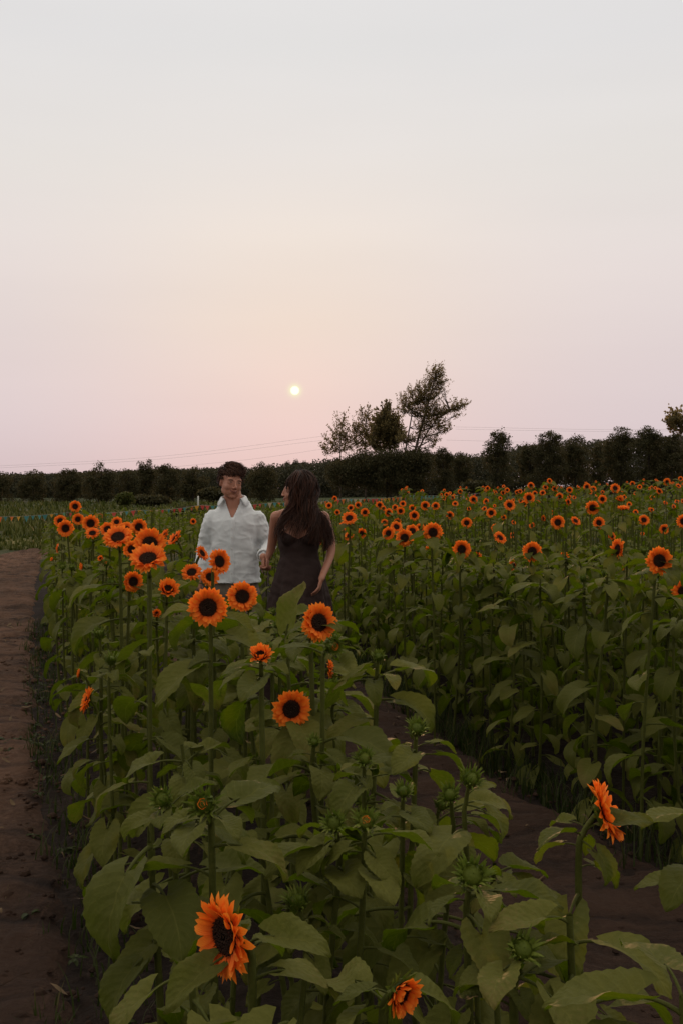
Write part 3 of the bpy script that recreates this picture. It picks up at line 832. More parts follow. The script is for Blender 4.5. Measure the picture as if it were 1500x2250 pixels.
ORD = ['leftmost', 'second from the left', 'third from the left', 'fourth from the left', 'fifth from the left', 'sixth from the left', 'seventh from the left', 'eighth from the left', 'ninth from the left', 'tenth from the left']
for lab, rr in gl.items():
    if len(rr) > 1:
        rr.sort(key=lambda q: q[0])
        for i, q in enumerate(rr):
            q[6] = lab.replace(' in the field ', ', ' + ORD[i] + ', ').replace(' beside the hair', ', ' + ORD[i] + ', beside the hair') if i < 10 else lab
for (px, py, d, yaw, pitch, k, lab) in rows:
    D = 0.126
    if d < 16: D = 0.105
    if d < 12: D = 0.085
    if abs(yaw) < 50 and 0 < pitch < 70 and d > 20: D = 0.13
    Y = FPX * D / d
    Y = min(Y, 27 + 3 * random.random())
    c = at(px, py, Y)
    # keep the plant height plausible: slide along the ray
    for _ in range(30):
        hgt = c.z - gz(c.x, c.y)
        if hgt < 0.95 and Y > 5.0: Y *= 0.97
        elif hgt > 1.62 and py > 1075: Y *= 1.04
        else: break
        c = at(px, py, Y)
    hero(px, py, Y, d * Y / FPX, yaw, pitch, 'open' if k == 'o' else 'cup', lab, hi=(Y < 4.9), size=0.14, nleaf=18 if Y < 8 else 12, lo=0.15)

# ------------------------------------------------------------------ filler plants in the beds
def free(x, y, dmin):
    return all((x - a) ** 2 + (y - b) ** 2 > dmin * dmin for a, b in HEROES)

for (px_, py_, Y_) in [(575,1350,4.6),(610,1375,4.3),(660,1385,4.7),(600,1345,5.3),(700,1395,5.0),(548,1340,5.2),(735,1400,4.5),(655,1350,5.6),(590,1425,3.7)]:
    c_ = at(px_, py_, Y_); b_ = Vector((c_.x, c_.y, gz(c_.x, c_.y)))
    plant(b_, c_, facing(random.uniform(-40, 40), 55), 'bud', 0.05, True, 15, 0.17, 0.2,
          'leafy green sunflower plant without an open bloom in the near bed between the two paths', 'bloomless plants of the near bed')
    HEROES.append((b_.x, b_.y)); NPL += 1
cand = []
def scatter(y0, y1, left, right, step, jit, test=None):
    y = y0
    while y < y1:
        x = left(y)
        while x < right(y):
            px_, py_ = x + random.uniform(-jit, jit), y + random.uniform(-jit, jit)
            q = proj((px_, py_, gz(px_, py_) + 1.0))
            if -380 < q[0] < 1880 and q[1] < 2480 and (test is None or test(px_, py_)): cand.append((px_, py_))
            x += step
        y += step
scatter(1.65, 16, lambda y: bed_left(y) + 0.22, lambda y: bed_right(y) - 0.16, 0.30, 0.12)
near_c = cand; cand = []
scatter(3.0, 12, lambda y: field_left(y) + 0.14, lambda y: 0.36 * y + 0.8, 0.275, 0.11)
field_c = cand; cand = []
scatter(12, 30, lambda y: min(field_left(y), bed_right(y) + 1.3) if y < 17 else bed_left(y) + 0.3, lambda y: 0.37 * y + 1.2, 0.46, 0.2)
far_c = cand; cand = []
scatter(15, 24, lambda y: bed_left(y) - 6.0, lambda y: bed_left(y) - 1.35, 0.50, 0.2)
left_c = cand

MAXP = 296
def filler_height(x, y, bed):
    h = {'near': 1.0, 'field': 1.13, 'far': 1.12, 'left': 1.05}[bed] + random.gauss(0, 0.07)
    if bed == 'near':
        if y < 2.6: h = random.uniform(0.72, 0.92)
        elif y < 4.2: h = random.uniform(0.85, 1.0)
        if y >= 3.2 and proj((x, y, 1))[0] < 430: h += 0.13
        # keep the couple visible above the leaves
        q = proj((x, y, 1))
        if 415 < q[0] < 760 and y < 7.6:
            zmax = at(q[0], 1345, y).z - 0.04; h = min(h, zmax)
        if q[0] > 760 and y < 3.8: h = min(h, at(q[0], 1760, y).z)
    return h
LBL = {'near': 'leafy green sunflower plant without an open bloom in the near bed between the two paths',
       'field': 'leafy green sunflower plant without an open bloom at the front of the right-hand field'}
GRP = {'near': 'bloomless plants of the near bed', 'field': 'bloomless plants of the right-hand field'}
allc = sorted([(y, x, 'near') for x, y in near_c] + [(y, x, 'field') for x, y in field_c])
lefto = []
for (y, x, bed) in allc:
    if not free(x, y, 0.13): continue
    if bed == 'near' and y < 3.0 and random.random() < 0.38: continue
    u_ = proj((x, y, 1.0))[0]
    if u_ < -70 or u_ > 1570: lefto.append((x, y, bed)); continue
    if NPL >= MAXP: lefto.append((x, y, bed)); continue
    h = filler_height(x, y, bed); b = Vector((x, y, gz(x, y)))
    bud = random.random() < 0.30
    nrm = facing(random.uniform(-50, 50), random.uniform(20, 75))
    nl = 15 if bed == 'near' else 25
    plant(b, b + Vector((random.uniform(-.05, .05), random.uniform(-.05, .05), h)), nrm, 'bud' if bud else None, random.uniform(0.055, 0.07),
          y < 4.2, nl, random.uniform(0.105, 0.15), 0.18 if bed == 'near' else 0.06, LBL[bed], GRP[bed])
    HEROES.append((x, y)); NPL += 1

# the rest of the field: one mass
LO_OPEN = []
for i in range(4):
    b = MB()
    pg = petals_geo(400 + i, [(20, 0.18, 0.31, 12, 9, 0.0), (12, 0.18, 0.26, 28, 12, 0.01)], 2, 1.3); pg.m = [np.full_like(q, 2) for q in pg.m]; b.merge(pg)
    dg = disc_geo(410 + i, 0.24, 0.05, 8, 3); dg.m = [np.full_like(q, 3) for q in dg.m]; b.merge(dg)
    LO_OPEN.append(b)
mass = MB()
def mass_plant(x, y, h, bloom, D=0.11):
    b = Vector((x, y, gz(x, y))); c = b + Vector((random.uniform(-.05, .05), random.uniform(-.05, .05), h))
    nrm = facing(random.gauss(0, 22), random.uniform(0, 35))
    cv = stem_curve(b, c, nrm, 0.01) if bloom else spline([b, b.lerp(c, .5), c], 6)
    if y < 20: tube(mass, cv[::3] if len(cv) > 8 else cv, 0.008, 3, 0.5, 1, cap=False)
    near_ = y < 13
    for p, az, tilt, roll, s, t in leaf_sites(cv, 20 if near_ else 10, 0.08 if near_ else 0.5, 0.135 if near_ else 0.165):
        mass.merge((LEAF_MID if y < 11 else LEAF_LO)[random.randrange(8)], leaf_matrix(p, az, tilt, roll, s)); mass.r[-1][:] = random.random()
    if bloom:
        mass.merge(random.choice(LO_OPEN), Matrix.Translation(c) @ frame_from(nrm, random.uniform(0, 6)).to_4x4() @ Matrix.Scale(D, 4))
nm = 0
for (x, y, bed) in lefto: mass_plant(x, y, filler_height(x, y, bed), False); nm += 1
for (x, y) in far_c:
    if not free(x, y, 0.15): continue
    h = filler_height(x, y, 'far')
    bl = random.random() < (0.20 if x > 1.5 else 0.0) and y > 14
    mass_plant(x, y, h + (0.14 if bl else 0), bl, random.uniform(0.07, 0.11)); nm += 1
for (x, y) in left_c: mass_plant(x, y, filler_height(x, y, 'left'), False); nm += 1
o = mass.build('sunflower_field', [M['leaf'], M['stem'], M['petal'], M['disc']])
tag(o, 'far part of the sunflower field where single plants merge into one green mass', 'sunflower field', kind='stuff')
print('PLANTS', NPL, 'mass', nm)

# ------------------------------------------------------------------ grass, weeds
def blades(mb, x, y, z, h, n_, spread, w=0.006, lean=0.6, seg=3):
    for k in range(n_):
        a = random.uniform(0, 2 * PI); r = random.random() * spread
        bx, by = x + r * math.cos(a), y + r * math.sin(a)
        d = random.uniform(0, 2 * PI); hh = h * random.uniform(0.5, 1.2); ln = random.uniform(0.1, lean) * hh * 1.2
        wx, wy = -math.sin(d) * w, math.cos(d) * w
        V = []; UV = []
        for i in range(seg + 1):
            t = i / seg
            cx, cy = bx + math.cos(d) * ln * t ** 2, by + math.sin(d) * ln * t ** 2
            cz = z + hh * (t - 0.35 * lean * t * t * t)
            ww = (1 - t) + 0.06
            V += [(cx - wx * ww, cy - wy * ww, cz), (cx + wx * ww, cy + wy * ww, cz)]; UV += [(0, t), (1, t)]
        mb.add(V, grid_faces(seg + 1, 2), UV, random.random())
gr = MB()
for i in range(620):
    y = random.uniform(2.6, 13); x = field_left(y) + random.gauss(0.02, 0.10)
    blades(gr, x, y, gz(x, y), random.uniform(0.08, 0.26), 7, 0.08, 0.004)
for i in range(260):
    y = random.uniform(1.8, 12); x = bed_left(y) + random.gauss(-0.0, 0.12)
    blades(gr, x, y, gz(x, y), random.uniform(0.06, 0.22), 5, 0.08, 0.004)
o = gr.build('grass', M['grass']); tag(o, 'thin dark grass along the feet of the sunflowers', 'grass', kind='stuff')

wd = MB()
for i in range(130):
    if i < 75: cx, cy = -5.9 + random.gauss(0, 0.35), random.uniform(14.5, 20); cx = bed_left(cy) - 1.25 + random.gauss(0, 0.22)
    elif i < 100: cy = random.gauss(6.2, .15); cx = bed_left(cy) - 0.22 + random.gauss(0, .12)
    else: cy = random.uniform(2.3, 9); cx = bed_left(cy) + random.gauss(-0.05, 0.12)
    for k in range(7):
        L = LEAF_LO[random.randrange(8)]
        wd.merge(L, leaf_matrix(Vector((cx, cy, gz(cx, cy) + 0.03)), random.uniform(0, 6.28), random.uniform(-0.3, 0.3), 0, random.uniform(0.012, 0.04))); wd.r[-1][:] = random.random()
o = wd.build('weeds', [M['grass'], M['grass']]); tag(o, 'low creeping weeds scattered on the left dirt path', 'weeds', kind='stuff')

# loose clods and stones on the bare earth
cl_ = MB()
for i in range(4200):
    y = random.uniform(1.6, 11)
    x = (bed_left(y) - random.uniform(-0.3, 1.6)) if random.random() < 0.6 else random.uniform(bed_right(y) - 0.1, field_left(y) + 0.1)
    s = random.uniform(0.004, 0.016) * (1 + 1.2 * (random.random() < 0.12))
    pr = [(0.0, -1), (0.8, -0.5), (1, 0.1), (0.6, 0.7), (0.02, 0.9)]
    V = [(x + s * a * math.cos(k * PI / 3) * random.uniform(.8, 1.2), y + s * a * math.sin(k * PI / 3) * random.uniform(.8, 1.2), gz(x, y) + 0.028 + s * z_ * 0.7) for a, z_ in pr for k in range(6)]
    cl_.add(V, grid_faces(5, 6, True), None, random.random())
o = cl_.build('soil_clods', M['path'], smooth=False); tag(o, 'small loose clods of dry earth on the bare paths', 'soil', kind='stuff')

st_ = MB()
for i in range(420):      # dry stalks and shrivelled leaves lying on the bare earth
    y = random.uniform(1.7, 12)
    x = (bed_left(y) - random.uniform(-0.2, 1.3)) if random.random() < 0.5 else random.uniform(bed_right(y) - 0.1, field_left(y) + 0.1)
    a = random.uniform(0, 6.28); L = random.uniform(0.02, 0.10); w = random.choice((0.0018, 0.003, 0.010)); z = gz(x, y) + 0.045
    dx, dy = math.cos(a), math.sin(a); V = []
    for k in range(5):
        t = k / 4; ww = w * math.sin(PI * (0.1 + 0.8 * t)); zz = z + 0.012 * math.sin(3 * t + i)
        V += [(x + dx * L * t - dy * ww, y + dy * L * t + dx * ww, zz), (x + dx * L * t + dy * ww, y + dy * L * t - dx * ww, zz + 0.004)]
    st_.add(V, grid_faces(5, 2), None, random.random())
M['straw'] = simple('dry_stalk', (0.06, 0.036, 0.018), (0.16, 0.105, 0.055), 12, 0.9)
o = st_.build('plant_litter', M['straw']); tag(o, 'dry stalk bits and shrivelled leaves lying on the bare paths', 'litter', kind='stuff')
me_ = MB()
for i in range(9000):
    y = 26 + 80 * random.random() ** 1.6; x = random.uniform(-0.40, 0.30) * y
    h = random.uniform(0.08, 0.22) if y < 33 else random.uniform(0.15, 0.5)
    blades(me_, x, y, gz(x, y), h, 3, 0.3, 0.02 + 0.0006 * y, 0.5, 2)
o = me_.build('meadow', M['meadow']); tag(o, 'rough green meadow between the string of pennants and the trees', 'meadow', kind='stuff')

# ------------------------------------------------------------------ trees
def leaf_quads(mb, C, size, rs, up=0.3):
    n_ = len(C)
    if n_ == 0: return
    d = rs.normal(size=(n_, 3)); d /= np.linalg.norm(d, axis=1)[:, None]
    e = np.cross(d, rs.normal(size=(n_, 3))); e /= np.linalg.norm(e, axis=1)[:, None]
    s = size * rs.uniform(0.6, 1.3, n_)[:, None]
    P = np.stack([C - d * s, C + e * s * 0.55, C + d * s, C - e * s * 0.55], 1).reshape(-1, 3)
    F = np.arange(n_ * 4).reshape(-1, 4)
    mb.add(P, F, np.tile([(0.5, 0), (1, .5), (.5, 1), (0, .5)], (n_, 1)), np.repeat(rs.uniform(0, 1, n_), 4))

def crown_clumps(mb, blobs, Y, rs, leaf, clumps, per, clump_r, depth=1.0, feather=False, lean=0.0):
    """blobs: (px, py, rx, ry) ellipses seen in the photo at distance Y, turned into 3-D ellipsoids filled with leaf clumps"""
    k = Y / FPX; tot = sum(b[2] * b[3] for b in blobs)
    for (px, py, rx, ry) in blobs:
        c = np.array(at(px, py, Y)); a = np.array([rx * k, rx * k * depth, ry * k])
        nc = max(3, int(clumps * rx * ry / tot))
        u = rs.normal(size=(nc, 3)); u /= np.linalg.norm(u, axis=1)[:, None]
        u *= rs.uniform(0.25, 1.0, nc)[:, None] ** 0.5
        cc = c + u * a
        for q in cc:
            cr = clump_r * rs.uniform(0.6, 1.4); m_ = max(2, int(per * rs.uniform(0.6, 1.4)))
            if feather:      # leaves along an upswept twig
                d_ = (q - c); d_ = d_ / (np.linalg.norm(d_) + 1e-6) * 0.8 + np.array([0.35 * lean, 0, 0.9]); d_ /= np.linalg.norm(d_)
                tt = rs.uniform(-0.3, 1.0, m_)[:, None]
                P_ = q + d_ * tt * cr * 2.6 + rs.normal(size=(m_, 3)) * cr * 0.30 * (1.15 - 0.8 * np.abs(tt))
            else:
                u_ = rs.normal(size=(m_, 3)); u_ /= np.linalg.norm(u_, axis=1)[:, None]
                P_ = q + u_ * (rs.uniform(0, 1, m_)[:, None] ** 0.45) * cr * 1.5 * np.array([1, 1, 0.8])
            leaf_quads(mb, P_, leaf, rs)

def limb_pts(pts, Y, jit=0.0):
    return [at(x, y, Y) + Vector((0, random.uniform(-jit, jit), 0)) for x, y in pts]

def tree(name, label, blobs, Y, trunks, mat_, leaf, clumps, per, cr, group, depth=0.8, bark='bark_dark', seed=1, limbs=True, parent_loc=None):
    rs = np.random.default_rng(seed); random.seed(seed)
    b0 = at(trunks[0][0][0], trunks[0][0][1], Y); b0.z = gz(b0.x, b0.y)
    root = empty(name, b0); tag(root, label, 'bush' if name == 'bush' else 'tree', group)
    off = -b0
    tm = MB()
    for tr in trunks:
        r0 = tr[-1]; P = limb_pts(tr[:-1], Y, 0.15)
        P[0].z = gz(P[0].x, P[0].y) - 0.1
        P = spline(P, 10)
        tube(tm, [p + off for p in P], [r0 * (1 - 0.75 * i / 9) for i in range(10)], 6)
        if limbs:
            for b in blobs:   # a limb into each leaf mass
                q = at(b[0], b[1] + b[3] * 0.2, Y) + Vector((0, random.uniform(-.4, .4) * b[2] * Y / FPX, 0))
                cands = [p for p in P if p.z < q.z]
                if not cands: continue
                s_ = min(cands, key=lambda p: (p - q).length)
                if (s_ - q).length > 4.5: continue
                midp = s_.lerp(q, 0.5) + Vector((0, 0, -0.15))
                tube(tm, [p + off for p in spline([s_, midp, q], 6)], [r0 * 0.30 * (1 - 0.7 * i / 5) for i in range(6)], 6)
                for k in range(4):
                    e = q + Vector((random.gauss(0, .5), random.gauss(0, .4), abs(random.gauss(.3, .6)))) * (b[2] * Y / FPX * 0.9)
                    tube(tm, [p + off for p in (midp.lerp(q, random.random()), midp.lerp(e, .6), e)], [r0 * .12, r0 * .08, r0 * .03], 6)
    tm.build('trunk', M[bark], root)
    cm = MB(); crown_clumps(cm, blobs, Y, rs, leaf, clumps, per, cr, depth, mat_ == 'poplar', 1.0 if seed == 11 else 0.0)
    cm.v = [v + np.array(off) for v in cm.v]
    cm.build('crown', M[mat_], root, smooth=False)
    return root

def C3(x, y): return (700 + x / 3.75, 780 + y / 3.75)
def B3(x, y, rx, ry): return (700 + x / 3.75, 780 + y / 3.75, rx / 3.75, ry / 3.75)
G = 'trees at the far side of the field'
tree('poplar_tree', 'tallest sparse poplar leaning right with three pale trunks and a long side limb',
     [B3(955,170,48,85), B3(985,200,40,60), B3(930,250,50,60), B3(915,330,95,60), B3(850,330,60,60), B3(760,370,50,70), B3(720,450,62,50), B3(790,450,55,50), B3(880,410,80,60), B3(880,500,75,60),
      B3(960,480,60,50), B3(1010,470,60,35), B3(1080,450,60,32), B3(1150,430,50,25), B3(1195,405,28,18), B3(1120,500,42,25), B3(950,570,85,50), B3(1030,620,55,35), B3(930,680,60,42), B3(835,590,45,45), B3(850,660,40,35),
      B3(735,690,60,40), B3(690,700,40,40), B3(940,740,30,20), B3(700,400,30,60), B3(1020,260,35,15)],
     105, [[C3(730,1060), C3(748,960), C3(800,760), C3(850,560), C3(900,400), C3(945,230), C3(965,120), 0.20],
           [C3(690,1060), C3(690,940), C3(705,830), C3(735,660), C3(765,490), C3(770,400), 0.16],
           [C3(750,1060), C3(770,930), C3(835,750), C3(890,640), C3(1000,500), C3(1190,405), 0.16]],
     'poplar', 0.085, 560, 34, 0.36, G, 0.7, 'bark', 11)
tree('poplar_tree', 'small see-through poplar, leftmost of the thin trees beside the leaning poplar',
     [B3(205,520,16,36), B3(190,580,38,40), B3(165,640,60,45), B3(140,710,75,45), B3(100,770,70,40), B3(190,760,70,50), B3(60,800,30,40), B3(220,690,30,50)],
     108, [[C3(178,1000), C3(178,850), C3(180,700), C3(205,500), 0.10]], 'poplar', 0.10, 190, 17, 0.36, G, 0.8, 'bark', 12)
tree('poplar_tree', 'thin see-through poplar with a spiky top, second from the left of its row',
     [B3(405,470,14,38), B3(385,530,32,50), B3(350,520,20,40), B3(300,580,22,50), B3(330,640,50,45), B3(390,630,45,50), B3(310,700,55,45), B3(390,720,50,50), B3(330,780,70,40)],
     108, [[C3(385,1000), C3(385,850), C3(383,650), C3(400,460), 0.11]], 'poplar', 0.10, 220, 18, 0.36, G, 0.8, 'bark', 13)
tree('tree', 'dense rounded tree with a pointed top just left of the leaning poplar',
     [B3(555,460,32,38), B3(540,530,65,50), B3(580,560,65,50), B3(500,600,60,60), B3(560,640,95,60), B3(470,680,55,55), B3(620,680,75,55), B3(540,740,110,55), B3(640,590,25,50)],
     110, [[C3(590,1050), C3(585,850), C3(570,700), C3(555,480), 0.16]], 'poplar', 0.12, 480, 34, 0.36, G, 0.8, 'bark_dark', 14)
tree('bush', 'wide dark bush at the foot of the leaning poplar',
     [(880,1010,60,22), (830,1020,62,28), (900,1040,45,32), (790,1035,45,38), (850,1055,60,26), (925,1015,26,26), (755,1045,34,32), (905,1068,32,12)],
     104, [[(850,1085), (850,1050), (850,1020), 0.15]], 'crown', 0.10, 620, 75, 0.55, 'bushes at the edge of the field', 0.7, seed=15, limbs=False)
def column(px, top, r, base, seed, lab, name='tree', Y=112, mat_='crown', shape='round', dens=1.0, grp=G):
    H = base - top; bl = []
    rs_ = random.Random(seed)
    if shape == 'round':
        bl = [(px, top + r * .55, r * .62, r * .55), (px - r * .35, top + r, r * .6, r * .55), (px + r * .38, top + r * .95, r * .6, r * .55)]
        y = top + r * 1.4
        while y < base - 6:
            bl += [(px + rs_.uniform(-.3, .3) * r, y, r * rs_.uniform(.85, 1.02), r * .6)]; y += r * .55
    elif shape == 'pine':
        y = top
        while y < base:
            t = (y - top) / H; bl.append((px, y + 3, max(2, r * (0.15 + 0.85 * t)), 4)); y += 6
    Yk = Y
    tot = sum(b[2] * b[3] for b in bl) * (Yk / FPX) ** 2
    tree(name, lab, bl, Yk, [[(px, base), (px, base - H * .5), (px, top + r * .4), 0.15]], mat_, 0.085, int(22 * tot * dens), 70, 0.33, grp, 0.8, seed=seed, limbs=False)
TL = [
 (2,1036,24,1108,'dark bushy tree cut by the left frame edge'), (75,1030,34,1108,'dark bushy tree over the left plants at the start of the path'),
 (150,1026,38,1108,'dark tree above the highest left sunflower'), (224,1020,36,1108,'dark tree with a feathery top between two darker ones, left of the man'),
 (283,1032,22,1106,'short dark tree in the gap before the twin-topped pair'), (322,1011,27,1106,'left half of the twin-topped dark pair left of the man'),
 (368,1016,27,1106,'right half of the twin-topped dark pair left of the man'), (425,1028,32,1104,'low dark tree just left of the head of the man'),
 (575,1018,36,1100,'rounded dark tree between the heads of the couple'),
]
for i, (px, top, r, base, lab) in enumerate(TL): column(px, top, r, base, 40 + i, lab, Y=106 + 3 * (i % 3))
column(1092, 946, 30, 1070, 60, 'lone round-topped tree standing in front of the dark wood, right of the poplar', Y=96, dens=1.0, mat_='crown')
column(972, 984, 24, 1078, 61, 'rounded dark tree right beside the poplar trunks', Y=116)
column(1008, 996, 26, 1076, 62, 'low dark tree between poplar and lone round-topped tree', Y=118)
column(1205, 948, 42, 1066, 63, 'broad dark tree, highest of the clump right of the lone tree', Y=104)
column(1262, 958, 30, 1062, 64, 'dark tree forming the right shoulder of the broad clump', Y=106)
column(1162, 975, 28, 1066, 65, 'dark tree forming the left shoulder of the broad clump', Y=107)
column(1362, 940, 36, 1056, 66, 'dark tree with a ragged top, left of the tall far-right pair', Y=100)
column(1425, 932, 36, 1054, 67, 'tall dark tree with an upright comb-like top at far right', Y=98)
column(1318, 972, 26, 1060, 68, 'lower dark tree filling the dip in the right tree line', Y=110)
column(1475, 955, 34, 1050, 69, 'dense dark tree cut by the right frame edge', Y=97)
tree('tree', 'sparse-leaved tree rising above the others at the right frame edge',
     [(1490,918,22,11), (1478,930,16,10), (1505,930,20,14), (1490,940,24,12)], 99, [[(1495,1050), (1495,980), (1492,925), 0.14]], 'poplar', 0.17, 110, 16, 0.3, G, 0.8, 'bark', 70)
column(632, 1016, 9, 1060, 71, 'small pointed conifer above the wood, left of the pair', 'conifer', 165, shape='pine', mat_='crown_far')
column(651, 1012, 11, 1060, 72, 'small pointed conifer above the wood behind the woman', 'conifer', 165, shape='pine', mat_='crown_far')
column(668, 1013, 10, 1060, 73, 'small pointed conifer above the wood, right of its pair', 'conifer', 165, shape='pine', mat_='crown_far')
random.seed(99)
# low bushes in the meadow before the tree line
for i, (px, py, rx, ry, Y, lab) in enumerate([(275,1096,14,8,70,'round pale bush in the meadow left of the man'), (420,1128,40,9,34,'low dark bush row behind the near bed, left of the man'),
        (470,1085,30,10,80,'dark bush in the meadow behind the head of the man'), (1045,1068,30,9,88,'low bush at the foot of the lone round-topped tree'), (330,1098,40,7,82,'long low bush in front of the twin-topped trees')]):
    tree('bush', lab, [(px, py, rx, ry), (px - rx * .5, py + 2, rx * .6, ry * .7), (px + rx * .5, py + 2, rx * .6, ry * .7)], Y, [[(px, py + ry), (px, py), (px, py - 2), 0.04]], 'crown' if i else 'meadow', 0.05 + Y * 0.0012, 150, 22, 0.05 + Y * 0.0022, 'bushes at the edge of the field', 0.6, seed=80 + i, limbs=False)

# the continuous wood behind
wmb = MB(); rs = np.random.default_rng(5)
def ridge(px): return float(np.interp(px, [-300, 0, 100, 300, 450, 560, 640, 700, 760, 900, 960, 1060, 1150, 1260, 1350, 1500, 1800], [1046, 1044, 1042, 1034, 1030, 1028, 1020, 1013, 1010, 1000, 996, 1000, 980, 968, 966, 958, 950]))
for i in range(6500):
    Yw = rs.uniform(150, 185); px = rs.uniform(-300, 1800)
    top = ridge(px) - 1 + 4.0 * noise.noise((px * 0.05, 0, 0)) + 3 * noise.noise((px * 0.2, 4, 0))
    py = top + 6 + (1100 - top) * rs.uniform(0, 1) ** 1.15
    c = np.array(at(px, py, Yw)); m_ = 60
    leaf_quads(wmb, c + rs.uniform(-1, 1, size=(m_, 3)) * np.array([1.5, 1.5, 0.55]), 0.20, rs)
o = wmb.build('woods', M['crown_far'], smooth=False); tag(o, 'far dark wood closing the horizon behind the single trees', 'woods', kind='stuff')

# ------------------------------------------------------------------ string of pennants
PCOL = [('coral', (0.62, 0.10, 0.07)), ('yellow', (0.70, 0.42, 0.05)), ('teal', (0.10, 0.33, 0.33)), ('orange', (0.75, 0.22, 0.03)), ('mint', (0.20, 0.42, 0.26)), ('cream', (0.6, 0.5, 0.35))]
PM = []
for nme, c in PCOL:
    m, n, out = mat('pennant_' + nme)
    tcn = n.node('ShaderNodeTexCoord')
    cc = n.mix(n.noise(tcn.outputs['Object'], 6, 3), c, tuple(v * 0.75 for v in c))
    p = n.node('ShaderNodeBsdfPrincipled', i_Base_Color=cc, i_Roughness=0.6); t = n.node('ShaderNodeBsdfTranslucent', i_0=cc)
    mx = n.node('ShaderNodeMixShader', i_0=0.35, i_1=p.outputs[0], i_2=t.outputs[0]); n.l.new(mx.outputs[0], out.inputs[0]); PM.append(m)
M['cord'] = simple('cord_white', (0.25, 0.24, 0.2), (0.3, 0.29, 0.25), 20, 0.8)
M['post'] = simple('post_wood', (0.05, 0.035, 0.025), (0.10, 0.075, 0.05), 12, 0.9, 0.4, 30)
sup = [(-60, 1135, 24.5), (148, 1126, 25.0), (300, 1121, 25.6), (440, 1110, 26.4), (600, 1104, 27.5), (760, 1096, 29.0), (911, 1088, 30.5), (1060, 1083, 32.0)]
SP = [at(*s) for s in sup]
root = empty('bunting', SP[0]); tag(root, 'long cord of small coloured triangular pennants across the field edge', 'bunting')
cord = MB(); allp = []
for a, b in zip(SP[:-1], SP[1:]):
    seg = []
    for i in range(13):
        t = i / 12; q = a.lerp(b, t); q.z -= 0.045 * 4 * t * (1 - t); seg.append(q)
    allp += seg if not allp else seg[1:]
tube(cord, [p - SP[0] for p in allp], 0.0045, 6); cord.build('cord', M['cord'], root)
Ls = [0]
for a, b in zip(allp[:-1], allp[1:]): Ls.append(Ls[-1] + (b - a).length)
NP = 98; x = 0.3
for k in range(NP):
    d = 0.25 + (Ls[-1] - 0.5) * (k + 0.5 + random.uniform(-.15, .15)) / NP
    i = max(j for j in range(len(Ls) - 1) if Ls[j] <= d); p = allp[i].lerp(allp[i + 1], (d - Ls[i]) / (Ls[i + 1] - Ls[i])) - SP[0]
    big = random.random() < 0.4; w = 0.062 if big else 0.044; h = 0.15 if big else 0.11
    tdir = (allp[i + 1] - allp[i]).normalized(); sw = Vector((random.uniform(-.012, .012), random.uniform(-.035, .035), 0))
    pm = MB(); V = []
    for yv in (-0.001, 0.001):
        o_ = Vector((0, yv, -0.004)); V += [p + o_ - tdir * w, p + o_ + tdir * w, p + o_ + Vector((0, 0, -h * .5)) + sw * .4 + tdir * w * .5, p + o_ + Vector((0, 0, -h)) + sw, p + o_ + Vector((0, 0, -h * .5)) + sw * .4 - tdir * w * .5]
    pm.add(V, [(0, 1, 2, 4), (9, 7, 6, 5)]); pm.f.append(np.array([(4, 2, 3), (8, 7, 9)])); pm.m.append(np.zeros(2, dtype=np.int32))
    q = pm.build('pennant', PM[[0, 1, 2, 3, 4, 0, 5, 2][random.randrange(8)]], root, smooth=False)
plab = ['thin dark stake holding the pennant cord under the highest left sunflower', 'thin dark stake of the pennant cord left of the man', 'thin dark stake of the pennant cord below the leaning poplar', 'thin dark stake at the right end of the pennant cord']
for j, lab in zip((1, 2, 6, 7), plab):
    p = SP[j]; b = MB(); g0 = gz(p.x, p.y)
    tube(b, [(0, 0, -0.05), (0.004, 0, (p.z - g0) * .5), (0, 0, p.z - g0 + 0.03), (0, 0, p.z - g0 + 0.05)], [0.016, 0.015, 0.014, 0.009], 6)
    o = b.build('stake', M['post'], loc=(p.x, p.y + 0.02, g0)); tag(o, lab, 'stake', 'stakes of the pennant cord')
p = at(436, 1096, 60); g0 = gz(p.x, p.y); b = MB()
tube(b, [(0, 0, -0.05), (0, 0, (p.z - g0) * .6), (0, 0, p.z - g0 + .15), (0, 0, p.z - g0 + .17)], [0.05, 0.05, 0.05, 0.02], 6)
M['white'] = simple('marker_white', (0.45, 0.45, 0.42), (0.55, 0.55, 0.5), 9, 0.6)
o = b.build('marker_post', M['white'], loc=(p.x, p.y, g0)); tag(o, 'short white marker post in the meadow left of the head of the man', 'post')

# ------------------------------------------------------------------ overhead cables
M['cable'] = simple('cable_dark', (0.6, 0.52, 0.54), (0.64, 0.56, 0.58), 5, 0.6)
CB = [([(1000,938),(1340,944),(1620,941)],'power cable above the lone tree, upper of the close pair'), ([(1000,943),(1340,948),(1620,944)],'power cable above the lone tree, lower of the close pair'),
      ([(980,967),(1240,972),(1500,960)],'power cable crossing just behind the top of the lone round tree'), ([(-60,1027),(350,1003),(720,957)],'long faint power cable rising to the right, highest over the man'),
      ([(-60,1031),(350,1009),(720,966)],'long faint power cable rising to the right, second over the man'), ([(380,1026),(560,1008),(720,985)],'short faint power cable lowest over the couple')]
for pts, lab in CB:
    P = spline([at(x, y, 140) for x, y in pts], 24); o0 = P[0].copy(); b = MB(); tube(b, [p - o0 for p in P], 0.013, 6)
    o = b.build('power_cable', M['cable'], loc=o0); tag(o, lab, 'cable', 'faint power cables in the sky')
